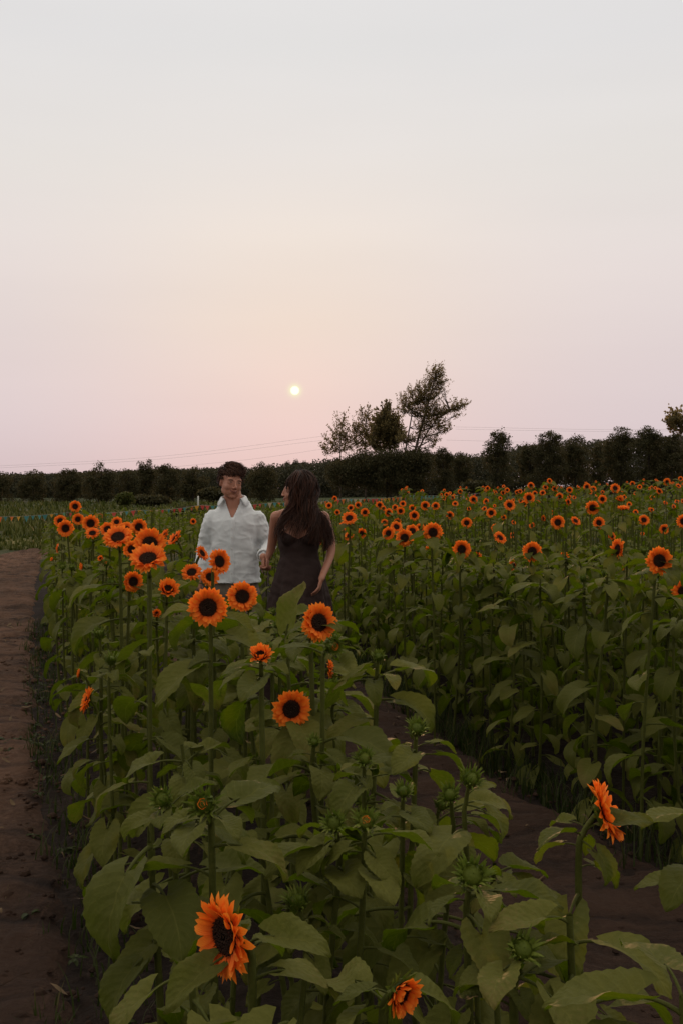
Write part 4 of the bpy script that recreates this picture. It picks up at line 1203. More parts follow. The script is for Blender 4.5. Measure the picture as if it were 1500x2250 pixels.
# ------------------------------------------------------------------ the couple
def skin_mat(name, c1, c2):
    m, n, out = mat(name)
    tcn = n.node('ShaderNodeTexCoord')
    col = n.mix(n.noise(tcn.outputs['Object'], 18, 4), c1, c2)
    p = n.node('ShaderNodeBsdfPrincipled', i_Base_Color=col, i_Roughness=0.5)
    p.inputs['Subsurface Weight'].default_value = 0.15
    p.inputs['Subsurface Radius'].default_value = (0.02, 0.008, 0.004)
    p.inputs['Specular IOR Level'].default_value = 0.35
    n.l.new(p.outputs[0], out.inputs[0]); return m
M['skin_m'] = skin_mat('skin_warm', (0.36, 0.155, 0.098), (0.43, 0.20, 0.13))
M['skin_w'] = skin_mat('skin_tan', (0.34, 0.145, 0.092), (0.41, 0.19, 0.125))
M['lip'] = simple('lips', (0.22, 0.075, 0.055), (0.24, 0.085, 0.06), 30, 0.45)
M['brow'] = simple('brow_hair', (0.035, 0.018, 0.012), (0.055, 0.027, 0.018), 60, 0.8)
M['eyewhite'] = simple('eye_white', (0.20, 0.13, 0.10), (0.23, 0.15, 0.12), 30, 0.4)
M['iris'] = simple('iris_brown', (0.02, 0.012, 0.008), (0.03, 0.018, 0.01), 30, 0.2)
def hair_mat(name, c1, c2):
    m, n, out = mat(name)
    at_ = n.node('ShaderNodeAttribute', attribute_name='rnd')
    col = n.mix(at_.outputs['Fac'], c1, c2)
    p = n.node('ShaderNodeBsdfPrincipled', i_Base_Color=col, i_Roughness=0.55)
    p.inputs['Specular IOR Level'].default_value = 0.22
    t = n.node('ShaderNodeBsdfTranslucent', i_0=(0.16, 0.045, 0.02, 1))
    mx = n.node('ShaderNodeMixShader', i_0=0.12, i_1=p.outputs[0], i_2=t.outputs[0])
    n.l.new(mx.outputs[0], out.inputs[0]); return m
M['hair_m'] = hair_mat('hair_dark_brown', (0.022, 0.011, 0.007), (0.12, 0.050, 0.027))
M['hair_w'] = hair_mat('hair_deep_brown', (0.012, 0.006, 0.004), (0.070, 0.026, 0.014))
m, n, out = mat('white_linen')
tcn = n.node('ShaderNodeTexCoord'); mpn = n.node('ShaderNodeMapping', i_0=tcn.outputs['Object']); mpn.inputs['Scale'].default_value = (9, 6, 15)
w1 = n.noise(mpn.outputs[0], 2.2, 5, 0.6); w2 = n.noise(tcn.outputs['Object'], 260, 2)
bmp = n.node('ShaderNodeBump', i_Strength=0.35, i_Distance=0.008, i_Height=n.math('MULTIPLY_ADD', w2, 0.03, w1))
p = n.node('ShaderNodeBsdfPrincipled', i_Base_Color=(0.80, 0.83, 0.84, 1), i_Roughness=0.85, i_Normal=bmp.outputs[0])
p.inputs['Sheen Weight'].default_value = 0.2
t = n.node('ShaderNodeBsdfTranslucent', i_0=(0.55, 0.56, 0.56, 1))
mx = n.node('ShaderNodeMixShader', i_0=0.2, i_1=p.outputs[0], i_2=t.outputs[0])
n.l.new(mx.outputs[0], out.inputs[0]); M['linen'] = m
M['button'] = simple('button_shell', (0.6, 0.6, 0.58), (0.7, 0.7, 0.66), 30, 0.3)
M['trouser'] = simple('khaki_cloth', (0.16, 0.13, 0.10), (0.20, 0.165, 0.13), 9, 0.9, 0.5, 14, 0.15, bd=0.02)
M['dress'] = simple('dark_brown_cloth', (0.026, 0.015, 0.013), (0.038, 0.022, 0.019), 9, 0.8, 0.5, 16, 0.2, bd=0.02)
M['shoe'] = simple('shoe_dark', (0.03, 0.025, 0.022), (0.06, 0.05, 0.045), 20, 0.6)
M['shoe_white'] = simple('shoe_pale', (0.4, 0.38, 0.35), (0.5, 0.47, 0.43), 20, 0.6)

def ell(mb, c, r, rot=None, nu=14, nv=9):
    V = []; rot = rot or Matrix.Identity(3)
    for i in range(nv):
        th = PI * (i + 0.02) / (nv - 1 + 0.04)
        for j in range(nu):
            a = 2 * PI * j / nu
            V.append(Vector(c) + rot @ Vector((r[0] * math.sin(th) * math.cos(a), r[1] * math.sin(th) * math.sin(a), r[2] * math.cos(th))))
    mb.add(V, grid_faces(nv, nu, True))
    mb.f.append(np.array([tuple(range(nu))]) + mb.n - nv * nu); mb.m.append(np.zeros(1, dtype=np.int32))
    mb.f.append(np.array([tuple(range(nu))[::-1]]) + mb.n - nu); mb.m.append(np.zeros(1, dtype=np.int32))

def loft(mb, rings, sides=16, sub=3, caps=True, pleat=None):
    """rings: (x, y, z, rx, ry) horizontal sections, smoothly interpolated, closed"""
    n_ = (len(rings) - 1) * sub + 1; A = np.array(rings, float); V = []
    idx = np.linspace(0, len(rings) - 1, n_)
    def cr(k, x):
        i = min(int(x), len(A) - 2); t = x - i
        a = A[max(i - 1, 0), k]; b = A[i, k]; c = A[i + 1, k]; d = A[min(i + 2, len(A) - 1), k]
        return 0.5 * (2 * b + (c - a) * t + (2 * a - 5 * b + 4 * c - d) * t * t + (3 * b - a - 3 * c + d) * t ** 3)
    for x in idx:
        cx, cy, cz, rx, ry = [cr(k, x) for k in range(5)]
        for j in range(sides):
            a = 2 * PI * j / sides
            f_ = 1 + (pleat(a, cz) if pleat else 0)
            V.append((cx + rx * f_ * math.cos(a), cy + ry * f_ * math.sin(a), cz))
    mb.add(V, grid_faces(n_, sides, True))
    if caps:
        mb.f.append(np.array([tuple(range(sides))]) + mb.n - n_ * sides); mb.m.append(np.zeros(1, dtype=np.int32))
        mb.f.append(np.array([tuple(range(sides))[::-1]]) + mb.n - sides); mb.m.append(np.zeros(1, dtype=np.int32))

def limb(mb, pts, rad, sides=12, steps=6):
    """chain of tapered round pieces with ball joints"""
    P = [Vector(p) for p in pts]
    C_ = spline(P, (len(P) - 1) * steps + 1)
    rr = np.interp(np.linspace(0, len(P) - 1, len(C_)), range(len(P)), rad)
    n0 = mb.n; V = []
    t0 = (C_[1] - C_[0]).normalized(); up = Vector((0, 1, 0)) if abs(t0.y) < .9 else Vector((1, 0, 0)); a = t0.cross(up).normalized()
    for i, p in enumerate(C_):
        t = (C_[min(i + 1, len(C_) - 1)] - C_[max(i - 1, 0)]).normalized(); a = (a - t * a.dot(t)).normalized(); b = t.cross(a)
        for j in range(sides):
            an = 2 * PI * j / sides; V.append(p + (a * math.cos(an) + b * math.sin(an)) * rr[i])
    mb.add(V, grid_faces(len(C_), sides, True))
    mb.f.append(np.array([tuple(range(sides))]) + n0); mb.m.append(np.zeros(1, dtype=np.int32))
    mb.f.append(np.array([tuple(range(sides))[::-1]]) + mb.n - sides); mb.m.append(np.zeros(1, dtype=np.int32))
    ell(mb, P[0], [rad[0]] * 3, None, 10, 7); ell(mb, P[-1], [rad[-1]] * 3, None, 10, 7)

def fuse(mb, name, voxel, smooth=6, factor=0.5):
    o = mb.build(name + '_src', M['skin_m'])
    r_ = o.modifiers.new('r', 'REMESH'); r_.mode = 'VOXEL'; r_.voxel_size = voxel
    s_ = o.modifiers.new('s', 'SMOOTH'); s_.iterations = smooth; s_.factor = factor
    bpy.context.view_layer.update()
    me = bpy.data.meshes.new_from_object(o.evaluated_get(bpy.context.evaluated_depsgraph_get()))
    me.name = name; me.materials.clear()
    bpy.data.objects.remove(o)
    return me

def displace(me, fn):
    n_ = len(me.vertices); co = np.empty(n_ * 3, np.float32); me.vertices.foreach_get('co', co)
    no = np.empty(n_ * 3, np.float32); me.vertex_normals.foreach_get('vector', no)
    co = co.reshape(-1, 3); no = no.reshape(-1, 3)
    d = np.array([fn(Vector(c)) for c in co])
    me.vertices.foreach_set('co', (co + no * d[:, None]).astype(np.float32).reshape(-1)); me.update()

def link(me, name, mats, parent=None, loc=None):
    for m_ in mats: me.materials.append(m_)
    me.polygons.foreach_set('use_smooth', [True] * len(me.polygons))
    o = bpy.data.objects.new(name, me); COL.objects.link(o)
    if parent is not None: o.parent = parent
    if loc is not None: o.location = loc
    return o

def head_parts(mb, HM, s=1.0, fem=False):
    R3 = HM.to_3x3()
    def E(c, r, rx=0, ry=0, rz=0):
        rot = R3 @ (Matrix.Rotation(rz, 3, 'Z') @ Matrix.Rotation(ry, 3, 'Y') @ Matrix.Rotation(rx, 3, 'X'))
        ell(mb, HM @ Vector([q * s for q in c]), [q * s for q in r], rot)
    E((0, .018, .030), (.074, .094, .083))
    E((0, -.018, -.030), (.069 if not fem else .060, .068, .080))
    E((0, -.030, -.068), (.061 if not fem else .043, .052, .047))
    E((0, -.062, -.100), (.024 if not fem else .018, .020, .016))
    for sg in (-1, 1):
        E((sg * .047, -.010, -.062), (.016, .040, .028))
        E((sg * .036, -.052, -.034), (.028, .028, .030))
        E((sg * .024, -.062, .018), (.034, .020, .022))
        E((sg * .030, -.060, -.004), (.026, .022, .022))
        E((sg * .074, .008, -.012), (.008, .018, .031), 0.15, 0, sg * 0.35)
        E((sg * .012, -.094, -.040), (.009, .011, .007))
    limb(mb, [HM @ Vector(q) * 1 for q in [(0, -.083 * s, .012 * s), (0, (-.092 if fem else -.096) * s, -.016 * s), (0, (-.099 if fem else -.104) * s, -.033 * s)]], [.007 * s, .008 * s, (.0085 if fem else .0105) * s], 8, 3)
    E((0, -.082, -.062), (.026, .012, .006)); E((0, -.081, -.071), (.022, .012, .007))

def paint_head(me, HM, s=1.0):
    """material slots: 0 skin, 1 lips, 2 brows, 3 eye white, 4 iris"""
    inv = HM.inverted(); idx = []
    bm = bmesh.new(); bm.from_mesh(me)
    ed = set()
    for f in bm.faces:
        q = (inv @ f.calc_center_median()) / s
        if q.y < -.045 and abs(q.x) < .055 and (-.085 < q.z < -.05 or -.012 < q.z < .03): ed.update(f.edges)
    bmesh.ops.subdivide_edges(bm, edges=list(ed), cuts=3, use_grid_fill=True)
    bm.to_mesh(me); bm.free()
    me.polygons.foreach_set('use_smooth', [True] * len(me.polygons))
    for p in me.polygons:
        q = (inv @ p.center) / s; k = 0
        if q.y < -.045 and abs(q.x) < .06 and -.12 < q.z < .06:
            ax = abs(q.x) - .031; sx = q.x
            if abs(q.x) < .027 and abs(q.z + .0665 - (q.x ** 2) * 14) < .0062 and q.y < -.06: k = 1 if abs(q.z + .0665 - (q.x ** 2) * 14) > .0014 else 2
            elif abs(ax - 0.002) < .015 and abs(q.z - .0165 + abs(ax) * .15) < .0042: k = 2
            elif (ax / .0130) ** 2 + ((q.z - .001) / .0040) ** 2 < 1:
                k = 4 if abs(ax - 0.002) < .0055 or q.z > .0028 else 3
        idx.append(k)
    me.polygons.foreach_set('material_index', idx)

def hand(mb, W_, d, nrm, s=1.0, curl=0.6, thumb=1):
    """W_ wrist, d direction of the fingers, nrm direction the palm faces (fingers curl that way)"""
    d = d.normalized(); nrm = (nrm - d * nrm.dot(d)).normalized(); sd = d.cross(nrm) * thumb
    Rm = Matrix((sd, d, nrm)).transposed()
    ell(mb, W_ + d * .045 * s, (.038 * s, .050 * s, .014 * s), Rm, 12, 7)
    for k, (o_, L) in enumerate(((.028, .072), (.010, .080), (-.009, .075), (-.027, .058))):
        p = W_ + d * .078 * s + sd * o_ * s; pts = [p - d * .02 * s]; a = 0.15; q = p
        pts.append(q)
        for g_ in (.42, .33, .25):
            a += curl * random.uniform(.85, 1.15); q = q + (d * math.cos(a) + nrm * math.sin(a)) * L * g_ * s; pts.append(q)
        limb(mb, pts, [.0095 * s, .0092 * s, .0085 * s, .0078 * s, .0065 * s], 7, 2)
    p = W_ + d * .02 * s + sd * .028 * s
    limb(mb, [p, p + (sd * .028 + d * .024 + nrm * .012) * s, p + (sd * .034 + d * .052 + nrm * .028) * s, p + (sd * .026 + d * .072 + nrm * .04) * s], [.012 * s, .0115 * s, .0098 * s, .0075 * s], 7, 2)

GM = 0.03
# ---------- man
YM = 7.4; XM = (515 - 750) / FPX * YM
mloc = Vector((XM, YM, gz(XM, YM) + GM))
YW = 7.0; XW = (657 - 750) / FPX * YW
wloc = Vector((XW, YW, gz(XW, YW) + GM))
clasp = at(584, 1248, 7.10)
cm_, cw_ = clasp - mloc, clasp - wloc

HMm = Matrix.Translation((-.022, -.025, 1.655)) @ Matrix.Rotation(R(29), 4, 'Z') @ Matrix.Rotation(R(7), 4, 'Y') @ Matrix.Rotation(R(4), 4, 'X')
b = MB()
head_parts(b, HMm, 1.03)
limb(b, [(-.005, .012, 1.44), (-.008, .006, 1.53), (-.018, 0, 1.62)], [.078, .067, .060])
loft(b, [(0, .01, .86, .155, .105), (0, .01, .95, .17, .115), (0, .01, 1.10, .155, .11), (0, .01, 1.28, .175, .12), (0, .01, 1.40, .165, .105), (0, .01, 1.46, .12, .07), (0, .01, 1.52, .07, .06)])
ell(b, (0, .01, 1.415), (.165, .065, .05))
aL = [(-.165, .01, 1.385), (-.222, .045, 1.16), (-.252, -.06, .945)]
aR = [(.170, .01, 1.385), (.245, .03, 1.18), tuple(cm_ + Vector((-.020, .035, .075)))]
for A_ in (aL, aR): limb(b, A_, [.052, .041, .027])
hand(b, Vector(aL[2]), Vector((0.02, -.25, -1)), Vector((.9, .2, 0)), 1.0, 0.35, -1)
hand(b, Vector(aR[2]), Vector((.05, -.25, -1)), Vector((1, .25, 0)), .95, 0.85, -1)
limb(b, [(-.09, .01, .90), (-.105, -.01, .49), (-.11, .03, .09)], [.085, .058, .040])
limb(b, [(.09, .01, .90), (.11, -.08, .50), (.12, -.10, .09)], [.085, .058, .040])
me = fuse(b, 'person', 0.0046, 10)
man = link(me, 'person', [M['skin_m'], M['lip'], M['brow'], M['eyewhite'], M['iris']], None, mloc)
paint_head(me, HMm, 1.03)
tag(man, 'dark-haired man in an untucked white linen shirt, smiling at the woman beside him', 'person', 'couple holding hands')

# shirt
b = MB()
loft(b, [(0, .0, .905, .200, .148), (0, .0, .93, .200, .148), (0, .005, 1.05, .188, .140), (0, .005, 1.20, .180, .136), (0, .008, 1.34, .182, .132), (0, .01, 1.41, .172, .112), (0, .012, 1.480, .128, .084), (0, .012, 1.545, .084, .068)], 28, 4)
for A_, r_ in ((aL, (.068, .060, .046)), (aR, (.066, .060, .044))):
    P = [Vector(q) for q in A_]; e_ = P[1].lerp(P[2], .86)
    limb(b, [P[0] + Vector((-.006 if P[0].x > 0 else .006, 0, .003)), P[0].lerp(P[1], .5) , P[1], e_], [r_[0], .060, r_[1], r_[2]], 14)
me = fuse(b, 'shirt', 0.0075, 5)
def shirt_fold(c):
    arm = 1 if abs(c.x) > .19 else 0
    f_ = 0.008 * noise.noise((c.x * 9, c.y * 9, c.z * 5)) + 0.006 * noise.noise((c.x * 9 + c.z * 9, c.y * 8, c.z * 8))
    f_ += (0.006 if arm else 0.0025) * noise.noise((c.x * 20, c.y * 14, c.z * (34 if arm else 24)))
    def rid(p): return max(0.0, 1 - abs(noise.noise(p)) * 3.2) ** 2
    sx_ = 1 if c.x > 0 else -1
    f_ += 0.0038 * rid((c.x * 5 + c.z * 7 * sx_, c.y * 5, c.z * 9 - c.x * 6 * sx_)) + 0.0030 * rid((c.x * 8 - c.z * 5, c.y * 7 + 9, c.z * 16)) - 0.004
    if arm: f_ += 0.0045 * rid((c.x * 6, c.y * 9, c.z * 22 + c.x * 30)) 
    f_ += 0.012 * noise.noise((c.x * 15 + 3, c.z * 2.0, c.y * 4)) * max(0.15, 1.3 - c.z) * 2.6 * (1 - arm)
    f_ += 0.010 * math.sin(26 * (c.z + 1.1 * abs(c.x)) + 3 * noise.noise(c * 6)) * math.exp(-((abs(c.x) - .17) / .05) ** 2) * 0.6
    return f_
displace(me, shirt_fold)
bm = bmesh.new(); bm.from_mesh(me)
VZ = 1.392
def in_neck(c):
    if c.z > 1.53 and abs(c.x) < .085: return True
    return c.y < -.02 and c.z > VZ and abs(c.x + .004) < (c.z - VZ) * 0.42 + .002
dele = [f for f in bm.faces if in_neck(f.calc_center_median()) or f.calc_center_median().z < .912 and abs(f.normal.z) > .7]
bmesh.ops.delete(bm, geom=dele, context='FACES')
for _ in range(6):
    bmesh.ops.smooth_vert(bm, verts=[v for v in bm.verts if v.is_boundary], factor=0.5, use_axis_x=True, use_axis_y=True, use_axis_z=True)
bm.to_mesh(me); bm.free()
shirt = link(me, 'shirt', [M['linen']], man)
sd_ = shirt.modifiers.new('thick', 'SOLIDIFY'); sd_.thickness = 0.0025
bvh = BVHTree.FromPolygons([v.co.copy() for v in me.vertices], [tuple(p.vertices) for p in me.polygons])
def front(x, z, off=0.004):
    h = bvh.ray_cast(Vector((x, -1, z)), Vector((0, 1, 0)))
    return (h[0] + Vector((0, -off, 0))) if h[0] is not None else Vector((x, -.14, z))
b = MB(); V = []
zs = np.linspace(.925, VZ + .01, 36)
for z in zs:
    x0 = -.004 + .004 * math.sin(z * 20)
    for j, dx in enumerate((-.019, -.017, 0, .017, .019)):
        V.append(front(x0 + dx, z, .0 if j in (0, 4) else .006))
b.add(V, grid_faces(len(zs), 5)); b.build('placket', M['linen'], shirt)
for z in (.985, 1.075, 1.165, 1.25, 1.315):
    p = front(-.004, z, .008); b = MB(); ell(b, p, (.0055, .002, .0055), None, 8, 5); b.build('button', M['button'], shirt)
# chest pocket line and collar
for sg in (-1, 1):
    b = MB(); V = []; n_ = 10
    for i in range(n_):
        t = i / (n_ - 1)
        a = PI / 2 - sg * (0.05 + t * 2.35)          # from the nape round to the front
        bx, by = .080 * math.cos(a) - .006, .066 * math.sin(a) + .012 - .018 * t
        zt = 1.572 - .040 * t; 
        out_ = Vector((math.cos(a), math.sin(a), 0))
        dropz = .030 + .030 * t ** 2; pt = .030 * t ** 4
        in_ = Vector((bx, by, zt - .030)); top_ = Vector((bx, by, zt)) + out_ * .003
        mid_ = top_ + out_ * .012 + Vector((0, 0, -.004)); low = top_ + out_ * (.020 + .012 * t) + Vector((sg * pt * .7, -pt * .5, -dropz * .85 - .008 * t))
        V += [in_, top_, mid_, low]
    b.add(V, grid_faces(n_, 4)); q = b.build('collar', M['linen'], shirt)
    q.modifiers.new('thick', 'SOLIDIFY').thickness = 0.003
for A_ in (aL, aR):   # cuffs
    P = [Vector(q) for q in A_]; e1, e0 = P[1].lerp(P[2], .93), P[1].lerp(P[2], .80); b = MB()
    tube(b, [e0, e0.lerp(e1, .1), e0.lerp(e1, .9), e1], [.050, .053, .050, .044], 14, cap=False); q = b.build('cuff', M['linen'], shirt)
    q.modifiers.new('thick', 'SOLIDIFY').thickness = 0.003
# trousers, shoes
b = MB()
loft(b, [(0, .01, .80, .180, .125), (0, .01, .90, .185, .128), (0, .01, .97, .178, .122), (0, .01, 1.0, .172, .118)], 24)
limb(b, [(-.092, .01, .84), (-.105, -.01, .49), (-.11, .03, .11)], [.098, .078, .064], 14)
limb(b, [(.092, .01, .84), (.11, -.08, .50), (.12, -.10, .11)], [.098, .078, .064], 14)
me = fuse(b, 'trousers', 0.01, 5)
displace(me, lambda c: .008 * noise.noise((c.x * 9, c.y * 9, c.z * 14)) + .004 * noise.noise((c.x * 20, c.y * 14, c.z * 30)))
link(me, 'trousers', [M['trouser']], man)
for x_, y_ in ((-.11, .02), (.12, -.11)):
    b = MB(); ell(b, (x_, y_ - .05, .045), (.048, .135, .040)); ell(b, (x_, y_ + .02, .07), (.045, .06, .06)); ell(b, (x_, y_ - .05, .014), (.052, .142, .016))
    link(fuse(b, 'shoe', .008, 3), 'shoe', [M['shoe']], man)

def strands(mb, guides, count, rad, jit, wave=0.0, seg=12, wl=9.0, sides=4):
    """thin tapering locks following interpolated guide curves (guides ordered so neighbours blend)"""
    for k in range(count):
        g_ = random.random() * (len(guides) - 1); i = int(g_); f_ = g_ - i
        A_, B_ = guides[i], guides[min(i + 1, len(guides) - 1)]
        m_ = len(A_); off = Vector([random.gauss(0, 1) for _ in range(3)]) * jit
        P = [Vector(A_[q]).lerp(Vector(B_[q]), f_) + off * (0.35 + 0.65 * q / (m_ - 1)) for q in range(m_)]
        C_ = spline(P, seg); ph = g_ * 1.1 + random.gauss(0, .55); w2 = wl * random.uniform(.92, 1.08)
        cut = random.uniform(.82, 1.0); C_ = C_[:max(4, int(seg * cut))]
        for q in range(len(C_)):
            t = q / (len(C_) - 1)
            C_[q] = C_[q] + Vector((math.sin(w2 * t + ph), math.cos(w2 * t + ph) * .6, 0)) * wave * t
        n2 = len(C_)
        r_ = rad * random.uniform(.6, 1.3)
        tube(mb, C_, [r_ * (0.5 + 0.5 * min(1, q / 2)) * (1 - 0.75 * (q / (n2 - 1)) ** 3) for q in range(n2)], sides, random.random(), cap=False, flat=0.6)

# man's hair: short sides, full swept top
def hp(a, e, rr):      # azimuth (0 = face), elevation, radius factor on the skull, in head space
    return Vector((math.sin(a) * math.cos(e) * .080 * rr, -math.cos(a) * math.cos(e) * .100 * rr + .018, math.sin(e) * .090 * rr + .030))
b = MB(); core = MB()
ell(core, HMm @ (Vector((0, .030, .054)) * 1.03), (.083, .098, .072), HMm.to_3x3())
ell(core, HMm @ (Vector((0, .045, .010)) * 1.03), (.081, .078, .085), HMm.to_3x3())
ell(core, HMm @ (Vector((.006, .004, .090)) * 1.03), (.062, .048, .036), HMm.to_3x3())
me = fuse(core, 'hair', .006, 4)
displace(me, lambda c: .008 * noise.noise(c * 30) + .004 * noise.noise(c * 80))
hair = link(me, 'hair', [M['hair_m']], man)
for k in range(2300):
    a = random.uniform(-PI, PI); e = math.asin(random.uniform(-.25 if abs(a) > 1.3 else .38 + .10 * math.sin(a * 3 + 1), 1))
    p0 = hp(a, e, .98); up = random.uniform(.5, 1.0)
    top = smooth01(.3, 1.0, e); L = .020 + .038 * top + .012 * random.random()
    tang = (Vector((.65, -.35, -.55)) if abs(a) < 1.2 and e < .95 else Vector((.7, -.6, -.05))) if abs(a) < 1.4 or e > .8 else Vector((math.sin(a) * .1, .35, -1))
    nn = (p0 - Vector((0, .018, .03))).normalized()
    d1 = (nn * (.55 + .4 * top) + tang * .7 + Vector([random.gauss(0, .34) for _ in range(3)])).normalized()
    p1 = p0 + d1 * L * .5; p2 = p1 + (tang * 1.0 + Vector((0, 0, -.25)) + nn * .10 + Vector([random.gauss(0, .25) for _ in range(3)])).normalized() * L * .5
    p2.z -= .004
    P = [HMm @ (q * 1.03) for q in (p0, p1, p2)]
    tube(b, spline(P, 5), [.0030, .0034, .0030, .0022, .0006], 4, random.random(), cap=False, flat=.5)
b.build('hair_locks', M['hair_m'], hair)

# ---------- woman
HMw = Matrix.Translation((-.018, .005, 1.592)) @ Matrix.Rotation(R(-84), 4, 'Z') @ Matrix.Rotation(R(-4), 4, 'X')
b = MB(); S2 = 0.98
head_parts(b, HMw, S2, True)
limb(b, [(0, .015, 1.42), (0, .012, 1.48), (-.004, .010, 1.54)], [.058, .048, .050])
loft(b, [(0, .01, .88, .155, .11), (0, .01, .97, .165, .115), (0, .0, 1.12, .120, .09), (0, .0, 1.25, .135, .095), (0, .0, 1.38, .150, .095), (0, .01, 1.44, .12, .065), (0, .01, 1.485, .06, .05)])
ell(b, (0, .01, 1.435), (.165, .052, .042))
for sg in (-1, 1): ell(b, (sg * .070, -.075, 1.275), (.062, .055, .060))
wL = [(-.160, .01, 1.408), (-.198, .10, 1.20), tuple(cw_ + Vector((.016, .0, .075)))]
wR = [(.172, .01, 1.408), (.225, .030, 1.180), (.160, -.150, .985)]
for A_ in (wL, wR): limb(b, A_, [.043, .033, .022])
hand(b, Vector(wL[2]), Vector((-.05, -.12, -1)), Vector((-1, .1, 0)), .88, .85, 1)
hand(b, Vector(wR[2]), Vector((-.25, -.25, -1)), Vector((-1, .2, 0)), .88, .3, 1)
limb(b, [(-.08, .01, .88), (-.09, -.10, .48), (-.09, -.14, .09)], [.085, .052, .034])
limb(b, [(.08, .01, .88), (.085, .02, .48), (.085, .06, .09)], [.085, .052, .034])
me = fuse(b, 'person', 0.005, 5)
wom = link(me, 'person', [M['skin_w'], M['lip'], M['brow'], M['eyewhite'], M['iris']], None, wloc)
paint_head(me, HMw, S2)
tag(wom, 'woman with long dark hair in a brown sleeveless dress, head turned to the man', 'person', 'couple holding hands')
# dress
b = MB()
def pleat(a, z): return (0.07 * math.sin(9 * a + 1.3) + .045 * math.sin(17 * a)) * min(1, max(0, (1.08 - z) / .25))
loft(b, [(0, 0, .13, .30, .27), (0, 0, .36, .275, .25), (0, .0, .60, .245, .225), (0, .0, .80, .212, .185), (0, .005, .98, .178, .142), (0, 0, 1.09, .146, .112), (0, 0, 1.15, .134, .104), (0, 0, 1.22, .146, .112), (0, 0, 1.30, .152, .108), (0, 0, 1.345, .146, .100)], 64, 5, pleat=pleat)
for sg in (-1, 1): ell(b, (sg * .068, -.078, 1.27), (.068, .062, .062))
me = fuse(b, 'dress', .007, 4)
displace(me, lambda c: .005 * noise.noise((c.x * 12, c.y * 12, c.z * 8)) + .004 * noise.noise((c.x * 20 + c.z * 10, c.y * 20, c.z * 26)))
bm = bmesh.new(); bm.from_mesh(me)
def cut_d(c):
    if c.z > 1.335: return True
    if c.y < -.02 and c.z > 1.262 + abs(c.x) * .55 and abs(c.x) < .12 and c.z > 1.25: return True
    return False
bmesh.ops.delete(bm, geom=[f for f in bm.faces if cut_d(f.calc_center_median()) or (f.calc_center_median().z < .14 and abs(f.normal.z) > .7)], context='FACES')
for _ in range(6):
    bmesh.ops.smooth_vert(bm, verts=[v for v in bm.verts if v.is_boundary], factor=0.5, use_axis_x=True, use_axis_y=True, use_axis_z=True)
bm.to_mesh(me); bm.free()
dress = link(me, 'dress', [M['dress']], wom); dress.modifiers.new('thick', 'SOLIDIFY').thickness = 0.003
for sg in (-1, 1):
    b = MB(); P = spline([(sg * .100, -.128, 1.31), (sg * .105, -.085, 1.395), (sg * .10, .0, 1.46), (sg * .095, .08, 1.40), (sg * .09, .10, 1.32)], 12)
    tube(b, P, .006, 6); b.build('strap', M['dress'], dress)
for x_, y_ in ((-.09, -.16), (.085, .05)):
    b = MB(); ell(b, (x_, y_ - .04, .04), (.040, .115, .034)); ell(b, (x_, y_ + .02, .06), (.036, .05, .05))
    q = link(fuse(b, 'shoe', .008, 3), 'shoe', [M['shoe']], wom)
    for k in range(4):
        c_ = MB(); V = [(x_ + .042 * math.cos(t_), y_ - .075 + .022 * k + dy, .042 + .037 * math.sin(t_)) for dy in (-.004, .004) for t_ in np.linspace(.25, PI - .25, 9)]
        c_.add(V, grid_faces(2, 9)); c_.build('stripe', M['shoe_white'], q)
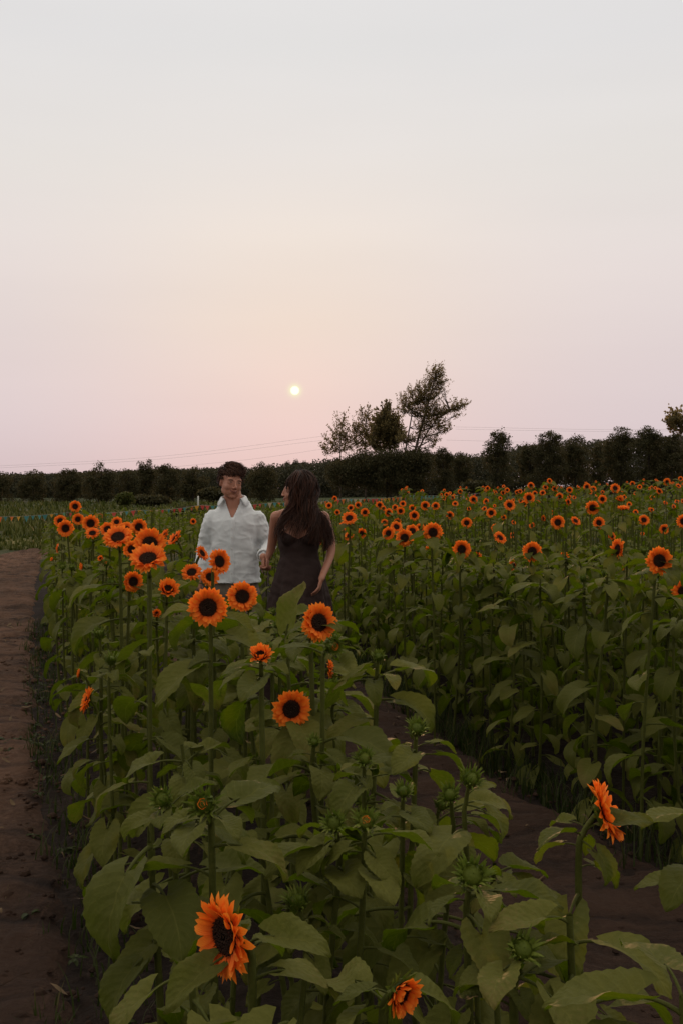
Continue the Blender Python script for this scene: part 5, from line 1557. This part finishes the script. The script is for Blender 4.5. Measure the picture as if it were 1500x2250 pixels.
# hair
core = MB(); hc = Vector((.012, .012, 1.616))
ell(core, hc, (.100, .094, .112)); ell(core, hc + Vector((.045, .0, -.07)), (.080, .085, .11))
limb(core, [(.055, -.02, 1.53), (.085, -.055, 1.42), (.115, -.080, 1.33), (.130, -.090, 1.27)], [.062, .052, .042, .02], 12)
limb(core, [(.02, .06, 1.52), (.05, .085, 1.40), (.06, .10, 1.26)], [.075, .07, .04], 12)
limb(core, [(-.010, -.030, 1.515), (-.065, -.070, 1.44), (-.115, -.100, 1.36), (-.130, -.115, 1.30)], [.030, .026, .020, .010], 12)
me = fuse(core, 'hair', .007, 4)
displace(me, lambda c: .010 * noise.noise((c.x * 26, c.y * 26, c.z * 7)) + .005 * noise.noise((c.x * 60, c.y * 60, c.z * 12)))
hw = link(me, 'hair', [M['hair_w']], wom)
b = MB()
def ring(az, el, f=1.0):     # az measured from the face (-x) through the camera side (-y)
    return hc + Vector((-math.cos(az) * math.cos(el) * .106 * f, -math.sin(az) * math.cos(el) * .100 * f, math.sin(el) * .117 * f))
part = hc + Vector((-.02, 0, .113))
gd = []
for az in np.linspace(.62, 3.3, 10):       # camera side, from the face to the nape
    t = (az - .62) / 2.7
    if t < .22:  # locks that fall in front of the near shoulder toward the man
        end = [(-.040, -.070, 1.50), (-.095, -.100, 1.42), (-.140, -.125, 1.335), (-.135 + .12 * t, -.140, 1.225)]
    else:
        u = (t - .22) / .78
        end = [(.03 + .07 * u, -.085 + .04 * u, 1.50), (.055 + .11 * u, -.115 + .03 * u, 1.41), (.065 + .14 * u, -.145 + .04 * u, 1.315), (.070 + .17 * u, -.150 + .05 * u, 1.205 - .01 * u)]
    gd.append([part, ring(az, 1.05), ring(az, .35, 1.02), ring(az, -.35, 1.03)] + [Vector(q) for q in end])
strands(b, gd[:3], 260, .0034, .009, .026, 24, 15)
strands(b, gd[3:], 1050, .0036, .014, .030, 26, 15)
gb = []
for az in np.linspace(3.3, 5.7, 7):       # far side and back
    u = (az - 3.3) / 2.4
    gb.append([part, ring(az, 1.05), ring(az, .35, 1.02), ring(az, -.35, 1.03), Vector((.10 - .08 * u, .04 + .06 * u, 1.48)), Vector((.12 - .12 * u, .08 + .04 * u, 1.38)), Vector((.15 - .16 * u, .10, 1.26)), Vector((.16 - .17 * u, .11, 1.20))])
strands(b, gb, 380, .0036, .014, .024, 22, 14)
# curled ends over the shoulder at the right
gc = [[(.10, -.04, 1.50), (.165, -.03, 1.42), (.205, -.05, 1.34), (.225, -.075, 1.26), (.215, -.09, 1.20)], [(.08, -.08, 1.48), (.13, -.11, 1.38), (.165, -.13, 1.29), (.185, -.13, 1.19)] + [(.175, -.13, 1.16)]]
strands(b, gc, 120, .0034, .012, .018, 14, 11)
b.build('hair_locks', M['hair_w'], hw)

for o_ in bpy.data.objects:
    if "label" in o_ and len(o_["label"].split())>16: print("LONG",o_.name,o_["label"])
